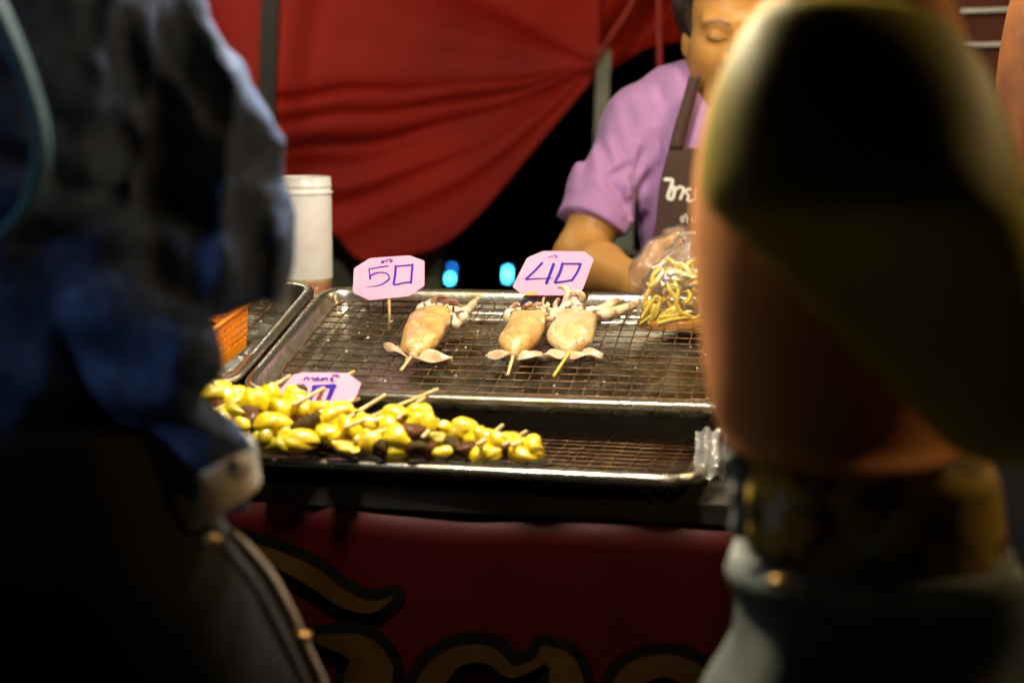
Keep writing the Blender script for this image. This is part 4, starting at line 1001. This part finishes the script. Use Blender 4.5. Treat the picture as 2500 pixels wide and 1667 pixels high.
# --- customer on the right: salmon shirt, olive bag, seen from the side
RY = 1.27
rc = P(2070, 700, RY); rc = np.array([rc[0], RY, 0])
face = math.radians(-80)
shN = P(2080, 70, RY-.05); elN = P(2120, 700, RY-.055); wrN = P(2110, 1250, RY-.05)
shF = P(2030, 70, RY+.05); elF = P(2060, 700, RY+.05); wrF = P(2050, 1250, RY+.05)
pr = thing('person', rc, 'customer at right in salmon shirt and pale jeans, seen from close behind', 'person')
fn, hcn, R_, ch, hp = bystander_sdf(rc, face, 1.60, [(shN, elN, wrN, (0, 0, -1)), (shF, elF, wrF, (0, 0, -1))], k=.5)
ob, Vq = sdf_obj('body', fn, rc+np.array([-.26, -.30, .0]), rc+np.array([.26, .30, 1.64]), .009, M['skin'], pr, 1); tint(ob, Vq, lambda V: np.tile(SKIN*.8, (len(V), 1)))
bystander_hair(pr, hcn, R_, 5)
nzr = Noise(30, 8, 31, (1, 1, .5)); 
px_loft('shirt', [(-150, 2000, 2180, .35), (-70, 1930, 2230, .7), (0, 1866, 2290, .9), (120, 1788, 2340), (300, 1722, 2370), (500, 1688, 2380), (650, 1682, 2375), (800, 1692, 2370), (930, 1706, 2350), (1030, 1734, 2345, 1.06), (1070, 1752, 2335, 1.18), (1084, 1776, 2322, 1.14), (1090, 1806, 2300, .98)], RY, .10, M['salmon'], pr, Noise(45, 8, 35, (1, 1, .45)), .0042)
px_loft('undershirt', [(1040, 1800, 2340), (1110, 1806, 2400), (1150, 1818, 2430), (1190, 1800, 2440), (1250, 1802, 2450), (1300, 1806, 2460), (1345, 1836, 2470), (1380, 1840, 2470)], RY, .09, M['yellow_pattern'], pr, nzr, .002)
obj('undershirt_edge', *tube([P(x, y, RY-.03) for x, y in ((1782, 1105), (1806, 1150), (1806, 1180), (1800, 1210), (1806, 1240), (1804, 1290), (1822, 1312))], [.007, .008, .005, .007, .005, .007, .003], 8, 30), M['pale_cloth'], pr)
px_loft('jeans', [(1338, 1824, 2460), (1352, 1790, 2480), (1385, 1766, 2500), (1420, 1772, 2505), (1450, 1788, 2510), (1520, 1772, 2520), (1600, 1742, 2530), (1700, 1700, 2540), (1900, 1680, 2500), (2300, 1690, 2400), (3500, 1760, 2180), (4200, 1790, 2150)], RY, .105, M['pale_denim'], pr, Noise(60, 8, 33), .005)
px_loft('waistband', [(1348, 1790, 2482), (1356, 1774, 2490), (1392, 1764, 2500), (1400, 1770, 2500)], RY, .110, M['pale_cloth'], pr, Noise(60, 8, 34), .004)
c_ = P(1905, 1420, RY-.102); obj('jeans_button', *lathe([(.001, .004), (.008, .003), (.009, 0), (.008, -.003)], c_, 18), M['brass'], pr)
bt = thing('shoulder_bag', P(2090, 900, RY-.2), 'rounded olive shoulder bag worn by the customer at right', 'bag')
BGY = RY-.14
def bag_sdf_rows():
    return [(-10, 2000, 2070, .05), (4, 1900, 2190, .16), (40, 1846, 2290, .28), (110, 1800, 2350, .44), (200, 1760, 2398, .60), (300, 1734, 2436, .74), (400, 1722, 2466, .86), (470, 1724, 2484, .90), (520, 1745, 2505, .86), (600, 1830, 2535, .74), (700, 1930, 2565, .60), (800, 2020, 2585, .50), (900, 2110, 2596, .42), (1000, 2210, 2600, .36), (1080, 2300, 2590, .30), (1120, 2380, 2570, .2)]
px_loft('bag_body', bag_sdf_rows(), BGY, .125, M['olive_bag'], bt, Noise(34, 8, 41, (1, 1, .6)), .0030, 64, 6, 1.0)
obj('bag_strap', *tube([P(1950, 30, BGY+.02), P(1960, -60, BGY+.05), P(2040, -120, BGY+.10), P(2150, -60, BGY+.07), P(2200, 30, BGY+.03)], .009, 10, 40, flat=.35), M['olive_bag'], bt)

# --- customer on the left: denim jacket, arms folded
LY = 1.43
def D(x, y, dy=0.0): return P(x, y, LY+dy)
def pxr(r): return r*LY/F
lc = D(190, 700); lc = np.array([lc[0], LY+.02, 0])
pl = thing('person', lc, 'customer at left in dark denim jacket with folded arms', 'person')
arms = [(D(330, -20), D(540, 600, .0), D(330, 660, -.03), (-1, -.1, .1)), (D(20, -20, .05), D(330, 850, -.06), D(430, 1080, -.05), (-1, .1, -.3))]
fn, hcn, R_, ch, hp = bystander_sdf(lc, math.radians(150), 1.62, arms, k=.56)
ob, Vq = sdf_obj('body', fn, lc+np.array([-.36, -.30, .0]), lc+np.array([.34, .30, 1.66]), .009, M['skin'], pl, 1); tint(ob, Vq, lambda V: np.tile(SKIN*.8, (len(V), 1)))
bystander_hair(pl, hcn, R_, 8)
nd1 = Noise(55, 6, 51, (1, .5, .38)); nd2 = Noise(90, 6, 52, (.6, .5, 1)); nd3 = Noise(30, 6, 53)
JC = [((270, -160), (352, 60), 170, 138), ((352, 60), (470, 245), 138, 158), ((478, 235), (520, 420), 156, 162), ((520, 420), (556, 600), 162, 156),   # upper sleeve
      ((560, 622), (440, 650), 150, 152), ((440, 650), (250, 610), 152, 165), ((250, 600), (40, 560), 165, 150)]                              # forearm
def jacket_sdf(p):
    d = ell(p, D(90, 200, .04), (pxr(390), .20, pxr(720))); d = smin(d, ell(p, D(120, 820, .04), (pxr(330), .17, pxr(420))), .04)
    for k, (a, b, ra, rb) in enumerate(JC):
        dy = 0.0 if k < 4 else -.02-.02*(k-4)
        e = caps(p, D(*a, dy), D(*b, dy-.01), pxr(ra), pxr(rb))
        d = smin(d, e, .018)
    # sleeve ridges seen on the silhouette
    for x, y, r in ((598, 262, 46), (640, 424, 50), (560, 180, 50)):
        d = smin(d, np.linalg.norm((p-D(x, y, 0))*np.array([1, .6, 1]), axis=1)-pxr(r), .02)
    # lower arm: elbow bulge and hanging sleeve
    d2 = caps(p, D(300, 760, -.08), D(412, 858, -.08), pxr(150), pxr(122)); d2 = smin(d2, caps(p, D(412, 858, -.08), D(300, 930, -.07), pxr(122), pxr(120)), .02)
    d2 = smin(d2, caps(p, D(380, 960, -.05), D(470, 1100, -.05), pxr(100), pxr(122)), .02); d2 = smin(d2, caps(p, D(470, 1100, -.05), D(505, 1175, -.05), pxr(122), pxr(118)), .02)
    d = smin(d, d2, .006)
    w = p-D(560, 420)
    xp = 1250+p[:, 0]/p[:, 1]*F; yp = 248+(1.25-p[:, 2])/p[:, 1]*F
    d = d-.0075*np.clip(np.sin((xp+.0016*(yp-640)**2)/21.), -.2, 1)*np.exp(-((xp-560)/140)**2-((yp-640)/150)**2)
    d = d-.0065*np.clip(np.sin((xp-.45*yp)/24.+.8*np.sin(yp/70.)), -.2, 1)*np.exp(-((xp-430)/230)**2-((yp-180)/260)**2)
    rid = np.sin((w[:, 2]*95+w[:, 0]*40)+2.2*nd3(p))
    return d-.010*np.clip(1-np.abs(nd1(p)*1.1), 0, 1)**2-.003*np.clip(1-np.abs(nd2(p)), 0, 1)**2+.003*rid+.009
sdf_obj('denim_jacket', jacket_sdf, D(-420, 1420, -.25), D(800, -420, .32), .0052, M['denim'], pl, 1)
def cuff_sdf(p):
    a, b = D(500, 1130, -.05), D(548, 1215, -.05); ax = unit(b-a)
    d = caps(p, a, D(520, 1210, -.05), pxr(128), pxr(120)); t = (p-a)@ax
    d = np.maximum(d, np.maximum(.0-t, t-pxr(118)))
    return d+.002*nd1(p)
sdf_obj('rolled_cuff', cuff_sdf, D(330, 1360, -.12), D(720, 1020, .05), .004, M['cuff'], pl, 2)
px_loft('black_skirt', [(1000, -160, 440), (1150, -170, 500), (1290, -180, 560), (1400, -190, 640), (1500, -200, 700), (1600, -210, 755), (1700, -220, 800), (1900, -230, 850), (2300, -240, 860), (2900, -160, 760), (3500, -150, 740)], LY-.02, .14, M['black_cloth'], pl, nd1, .004)
TR = [(572, 1296), (620, 1345), (672, 1412), (720, 1500), (762, 1590), (806, 1690), (850, 1860), (858, 2200)]
obj('skirt_trim', *tube([P(x-14, y, LY-.035) for x, y in TR], [.004, .0055, .0062, .006, .0055, .005, .005, .004], 10, 60), M['cream_trim'], pl)
for x, y in ((517, 1318), (742, 1553)):
    c_ = P(x, y, LY-.05-(.10 if x < 600 else .0)); obj('snap_button', *lathe([(.001, .004), (.006, .003), (.007, 0), (.006, -.003), (.001, -.004)], c_, 16), M['brass'], pl)
obj('teal_scarf', *tube([P(x, y, LY-.17) for x, y in ((-60, -80), (10, 60), (62, 180), (96, 300), (100, 400), (70, 500), (0, 580))], [.018, .014, .012, .012, .013, .012, .010], 12, 60, flat=.5), M['teal_cloth'], pl)

# --- passer-by at the far right edge
PY = 2.3
pc = P(2640, 700, PY); pc = np.array([pc[0], PY, 0])
pp = thing('person', pc, 'passer-by in brown at the far right edge of the picture', 'person')
armp = [(P(2575, 10, PY), P(2530, 330, PY), P(2520, 640, PY), (0, 0, -1)), (P(2720, 60, PY), P(2760, 500, PY), P(2740, 850, PY), (0, 0, -1))]
fn, hcn, R_, ch, hp = bystander_sdf(pc, math.radians(-40), 1.66, armp)
ob, Vq = sdf_obj('body', fn, pc+np.array([-.32, -.26, .0]), pc+np.array([.30, .26, 1.70]), .010, M['skin'], pp, 1); tint(ob, Vq, lambda V: np.tile(SKIN*.45, (len(V), 1)))
bystander_hair(pp, hcn, R_, 9)
px_loft('brown_jacket', [(-110, 2560, 2700, .5), (-40, 2510, 2760, .9), (100, 2498, 2790), (300, 2490, 2800), (600, 2500, 2800), (900, 2500, 2800), (1100, 2495, 2805)], PY, .14, M['brown_cloth'], pp, nzr, .004)
obj('amber_sleeve', *tube([P(2590, -70, PY), P(2560, 10, PY), P(2528, 150, PY-.01), P(2512, 320, PY-.01), P(2516, 440, PY)], [.03, .05, .048, .046, .044], 16, 40), M['amber_cloth'], pp)
px_loft('dark_trousers', [(980, 2470, 2830), (1200, 2400, 2880), (1700, 2395, 2885), (2380, 2400, 2870)], PY, .15, M['black_cloth'], pp)

# ------------------------------------------------------------------ red tarpaulin, poles and things behind the stall
TY = 4.25
KX, KY = 1452, 160                              # where the drape is gathered to the grey pole
bot = np.array([(440, 520), (620, 560), (760, 560), (820, 575), (860, 622), (905, 640), (1000, 626), (1090, 592), (1180, 512), (1290, 382), (1390, 262), (1462, 178)], float)
td = thing('red_tarpaulin', P(900, 640, TY), 'large red tarpaulin draped in folds behind the stall', 'tarpaulin')
nu, nv = 190, 150; nzt = Noise(9, 8, 61, (1, 0, 1)); nzt2 = Noise(26, 8, 62, (1, 0, 1))
bs = smooth_path(bot, 400)
CRE = [(236, 7, .030), (262, 16, -.016), (294, 7, .028), (330, 18, -.014), (366, 8, .020), (418, 24, .034), (460, 22, -.012), (505, 10, .014), (560, 26, -.012), (640, 24, .016), (760, 40, .014), (120, 40, .012), (20, 60, .02), (-120, 60, -.02)]
PX = []; 
for i in range(nu):
    x = 440+(1466-440)*i/(nu-1); yb = np.interp(x, bs[:, 0], bs[:, 1])
    for j in range(nv): PX.append((x, -260+(yb+260)*j/(nv-1)))
PX = np.array(PX); x_, y_ = PX[:, 0], PX[:, 1]
s_ = np.clip((x_-800)/655, 0, 1); g_ = np.maximum(1-s_**1.6, .07)
lev = KY+(y_-KY)/g_+9*np.sin(x_/120.)+6*np.sin(x_/47.+y_/90.)
dy = np.zeros(len(PX))
for l_, w_, d_ in CRE:
    e_ = (lev-l_)/w_; mod = .65+.35*np.sin(x_/140.+l_)
    dy += d_*mod*np.where(e_ > 0, np.exp(-(e_*1.0)**2), np.exp(-(e_*.45)**2))*(1-.55*s_)
dy += .035*np.sin(x_/330+y_/260)+.03*np.sin((x_+1.7*y_)/210.)
Q_ = np.array([P(x, y, TY) for x, y in PX])
dy += .006*nzt(Q_)+.0022*nzt2(Q_)
V = [P(x, y, TY+d) for (x, y), d in zip(PX, dy)]
solid(obj('draped_sheet', V, grid_faces(nu, nv), M['red_tarp'], td), .002)
nu, nv = 60, 40; V = []
for i in range(nu):
    u = i/(nu-1); x = 1420+300*u; yb = 186-120*u**1.1+10*math.sin(u*9); yt = -260
    for j in range(nv):
        v = j/(nv-1); y = yt+(yb-yt)*v
        V.append(P(x, y, TY+.12+.05*math.sin((y+.75*x)/38.)*(.4+.6*v)+.03*math.sin(x/60.)))
solid(obj('side_flap', V, grid_faces(nu, nv), M['red_tarp'], td), .002)
obj('gathered_knot', *tube([P(1440, 172, TY-.02), P(1462, 166, TY-.03), P(1484, 184, TY-.02)], [.012, .018, .010], 12, 14), M['red_tarp'], td)

def pole(name, pts, Y, r, mt, label, cat='pole'):
    p0 = P(*pts[1], Y); p1 = P(*pts[0], Y); d = (p0-p1); t = (0-p1[2])/d[2]; base = p1+d*t; top = p1-d*.0
    t_ = thing(name, base, label, cat); obj('shaft', *box((base+top)/2, unit(np.cross(unit(top-base), [0, 1, 0])), np.array([0, 1., 0]), unit(top-base), r, r, np.linalg.norm(top-base)/2), mt, t_, False)
    obj('base_plate', *box(base+Z3*.006, [1, 0, 0], [0, 1, 0], Z3, r*2.4, r*2.4, .006), mt, t_, False)
    return t_
pole('stall_post', [(676, -420), (650, 345)], 4.05, .0195, M['dark_post'], 'dark square stall post in front of the red tarpaulin')
pole('steel_pole', [(1474, 120), (1466, 340)], 4.20, .0165, M['grey_paint'], 'grey steel pole beside the seller with the tarpaulin tied to it')
st = thing('hanging_strap', P(1610, 210, 4.0), 'thin red strap hanging beside the seller\'s head', 'strap')
V = []
for i in range(30):
    y = -300+780*i/29
    for j in (-1, 1): V.append(P(1611+j*7+2*math.sin(i*.4)-.006*y, y, 4.0+.004*math.sin(i)))
solid(obj('webbing', V, grid_faces(30, 2), M['red_strap'], st), .002)
sg_ = thing('tie_cord', P(1444, 165, 4.1), 'dark red cord tying the tarpaulin to the grey pole', 'cord')
obj('cord', *tube([P(1600, -180, 4.1), P(1545, 0, 4.1), P(1492, 88, 4.1), P(1444, 165, 4.14)], .0065, 8, 30), M['red_strap'], sg_)

def cabinet(label, x0, x1, y0, Y, dep, mt, name='metal_cabinet', cat='cabinet'):
    a, b = P(x0, y0, Y), P(x1, y0, Y); t = thing(name, ((a[0]+b[0])/2, Y+dep/2, 0), label, cat)
    c = np.array([(a[0]+b[0])/2, Y+dep/2, a[2]/2+.02]); hx = (b[0]-a[0])/2; X = np.array([1., 0, 0]); Yv = np.array([0, 1., 0])
    obj('carcass', *box(c, X, Yv, Z3, hx, dep/2, a[2]/2-.02), mt, t, False)
    obj('door', *box(c+np.array([0, -dep/2-.006, -.01]), X, Yv, Z3, hx*.94, .005, a[2]/2-.05), mt, t, False)
    obj('top_lip', *box(np.array([c[0], Y+dep/2, a[2]+.006]), X, Yv, Z3, hx*1.02, dep/2+.012, .005), mt, t, False)
    for sx in (-1, 1):
        for sy in (-1, 1): obj('foot', *box(np.array([c[0]+sx*hx*.85, Y+dep/2+sy*dep*.4, .02]), X, Yv, Z3, .015, .015, .02), mt, t, False)
    return t
cabinet('olive grey metal cabinet behind the sauce jar and 50 sign', 800, 1074, 470, 4.55, .4, M['grey_paint'])
cabinet('grey green cabinet glimpsed under the seller\'s sleeve', 1420, 1548, 470, 3.62, .35, M['grey_paint'])
pt = thing('steel_pot', P(1505, 655, 3.3), 'small steel pot behind the seller\'s forearm', 'pot')
pcn = P(1505, 690, 3.3)
obj('pot_wall', *lathe([(.001, 0), (.052, 0), (.056, .006), (.056, .055), (.060, .058), (.060, .060), (.054, .060), (.054, .01), (.001, .008)], pcn, 36), M['steel'], pt)
obj('pot_handle', *tube([pcn+np.array([.055, -.01, .045]), pcn+np.array([.075, -.02, .052]), pcn+np.array([.078, -.03, .045])], .006, 8, 12), M['black_metal'], pt)
ps = thing('pot_stand', (pcn[0], 3.3, 0), 'small black stand under the steel pot', 'stand')
obj('stand_top', *box((pcn[0], 3.3, pcn[2]-.012), [1, 0, 0], [0, 1, 0], Z3, .12, .09, .011), M['black_metal'], ps, False)
for sx in (-1, 1):
    for sy in (-1, 1): obj('leg', *box((pcn[0]+sx*.1, 3.3+sy*.07, (pcn[2]-.024)/2), [1, 0, 0], [0, 1, 0], Z3, .01, .01, (pcn[2]-.024)/2), M['black_metal'], ps, False)

# perforated crate and rails far right
CY = 3.6
cr = thing('mesh_crate', P(2420, 200, CY), 'dark red perforated crate stacked at the far right', 'crate')
V, Fc = [], []
a0 = P(2330, -60, CY); ex = P(2530, -60, CY)-a0; ey = P(2330, 210, CY)-a0
V, Fc = lattice(a0, ex, ey, 17, 23, .2)
o = solid(obj('mesh_panel', V, Fc, M['brown_cloth'], cr, False), .004)
obj('back_panel', *box((a0+ex/2+ey/2)+np.array([0, .12, 0]), [1, 0, 0], [0, 1, 0], Z3, np.linalg.norm(ex)/2, .004, np.linalg.norm(ey)/2), M['black_metal'], cr, False)
for y, x0, x1 in ((108, 2340, 2530), (24, 2340, 2530)):
    obj('rail', *tube([P(x0, y+4, CY-.03), P(x1, y-2, CY-.03)], .0048, 8, 6), M['white_plastic'], cr)
b2 = P(2430, 215, CY)
pd = thing('crate_plinth', (b2[0], CY+.06, 0), 'black plinth under the perforated crate', 'plinth')
obj('plinth_block', *box((b2[0], CY+.06, (b2[2])/2), [1, 0, 0], [0, 1, 0], Z3, .09, .1, b2[2]/2-.004), M['black_metal'], pd, False)
obj('plinth_kick', *box((b2[0], CY+.06, .02), [1, 0, 0], [0, 1, 0], Z3, .095, .105, .02), M['black_metal'], pd, False)

# far cyan lamps in the dark
def led(label, spots, mt):
    for (x, y0, y1, Y, m_, lab) in spots:
        a, b = P(x, y0, Y), P(x-2, y1, Y); base = np.array([b[0], Y, 0]); t = thing('led_lamp', base, lab, 'lamp', 'far coloured lamps')
        obj('glowing_tube', *tube([a, b], .013, 10, 6), M[m_], t)
        obj('stand', *box((base+b)/2-Z3*.004, [1, 0, 0], [0, 1, 0], Z3, .008, .008, max(b[2]/2-.006, .01)), M['black_metal'], t, False)
        obj('foot', *box(base+Z3*.006, [1, 0, 0], [0, 1, 0], Z3, .05, .05, .006), M['black_metal'], t, False)
led('', [(1240, 655, 684, 9.6, 'cyan_led', 'cyan lamp glowing in the dark next to the 40 sign'), (1100, 672, 688, 9.6, 'cyan_led', 'brighter lower cyan lamp of the pair by the 50 sign'), (1105, 651, 654, 10.4, 'blue_led', 'dimmer blue lamp just above the cyan one by the 50 sign')], None)

# ------------------------------------------------------------------ canopy added for soft fill, and the hanging lamps
cf = thing('fill_canopy', cpt(-.4, .6, 2.2), 'canopy cloth added above the stall for soft fill, with its lamp frame', 'canopy')
V = []
for i in range(24):
    for j in range(14):
        a = -1.7+2.7*i/23; b = -.05+2.4*j/13; V.append(cpt(a, b, 2.42-.10*(b-1.1)**2+.02*math.sin(a*5)))
solid(obj('fill_cloth', V, grid_faces(24, 14), M['canopy'], cf), .002)  # unseen cloth, added to reflect soft fill into the trays
for b in (.0, 1.1, 2.3):
    obj('canopy_bar', *tube([cpt(-1.7, b, 2.22), cpt(1.0, b, 2.22)], .016, 10), M['dark_post'], cf)
for a in (-1.7, 1.0):
    for b in (.0, 2.3): obj('canopy_post', *tube([cpt(a, b, 0), cpt(a, b, 2.40)], .016, 10), M['dark_post'], cf)
def lamp(loc, W, label, col=(1, .90, .70), r=.035):
    loc = np.asarray(loc, float); t = thing('hanging_lamp', loc, label, 'lamp', 'bulbs hanging under the canopy')
    obj('bulb', *lathe([(.001, -r), (r*.6, -r*.8), (r, 0), (r*.8, r*.7), (r*.45, r*1.5), (.001, r*1.55)], loc, 20), M['bulb'], t)
    obj('socket', *lathe([(.016, r*1.6), (.018, r*2.8), (.001, r*2.9)], loc, 16), M['black_metal'], t)
    obj('cord', *tube([loc+Z3*r*2.9, np.array([loc[0], loc[1], 2.3])], .003, 6), M['black_metal'], t)
    ld = bpy.data.lights.new('lamp_light', 'POINT'); ld.energy = W; ld.color = col; ld.shadow_soft_size = r*1.15
    lo = bpy.data.objects.new('lamp_light', ld); COL.objects.link(lo); lo.location = tuple(loc+np.array([0, 0, 0])); attach(lo, t)
    return t
lamp((-.17, 1.68, 1.66), 108, 'bulb hanging low between the two customers', (1, .89, .66), .03)
lamp((.06, 1.86, 1.90), 70, 'bulb hanging above the front tray', (1, .92, .78))
lamp((.55, 2.42, 1.80), 46, 'warm bulb hanging nearest the seller', (1, .78, .42))
lamp((1.18, 1.62, 1.74), 34, 'warm bulb at the right end of the canopy', (1, .70, .32))
lamp((-.72, 3.30, 2.05), 26, 'bulb hanging near the red tarpaulin', (1, .85, .62))
lamp((-.80, 3.96, 1.68), 5, 'bulb glowing right against the upper left of the red tarpaulin', (1, .88, .74), .03)
# cool fill spot added for the denim jacket, on an invented pole
sl = thing('fill_light', (-2.6, .1, 0), 'added cool fill lamp on a pole behind the viewer', 'fill light')
obj('pole', *tube([(-2.6, .1, 0), (-2.6, .1, 2.5)], .04, 12), M['grey_paint'], sl)
obj('lamp_head', *box((-2.55, .12, 2.52), [1, 0, 0], [0, 1, 0], Z3, .14, .08, .03), M['grey_paint'], sl, False)
ld = bpy.data.lights.new('fill_spot', 'SPOT'); ld.energy = 64; ld.color = (.66, .80, 1.0); ld.spot_size = math.radians(15); ld.spot_blend = .6; ld.shadow_soft_size = .1
lo = bpy.data.objects.new('fill_spot', ld); COL.objects.link(lo); lo.location = (-2.52, .14, 2.46); attach(lo, sl)
lo.rotation_euler = (Vector((-.34, 1.38, 1.24))-Vector((-2.52, .14, 2.46))).to_track_quat('-Z', 'Y').to_euler()
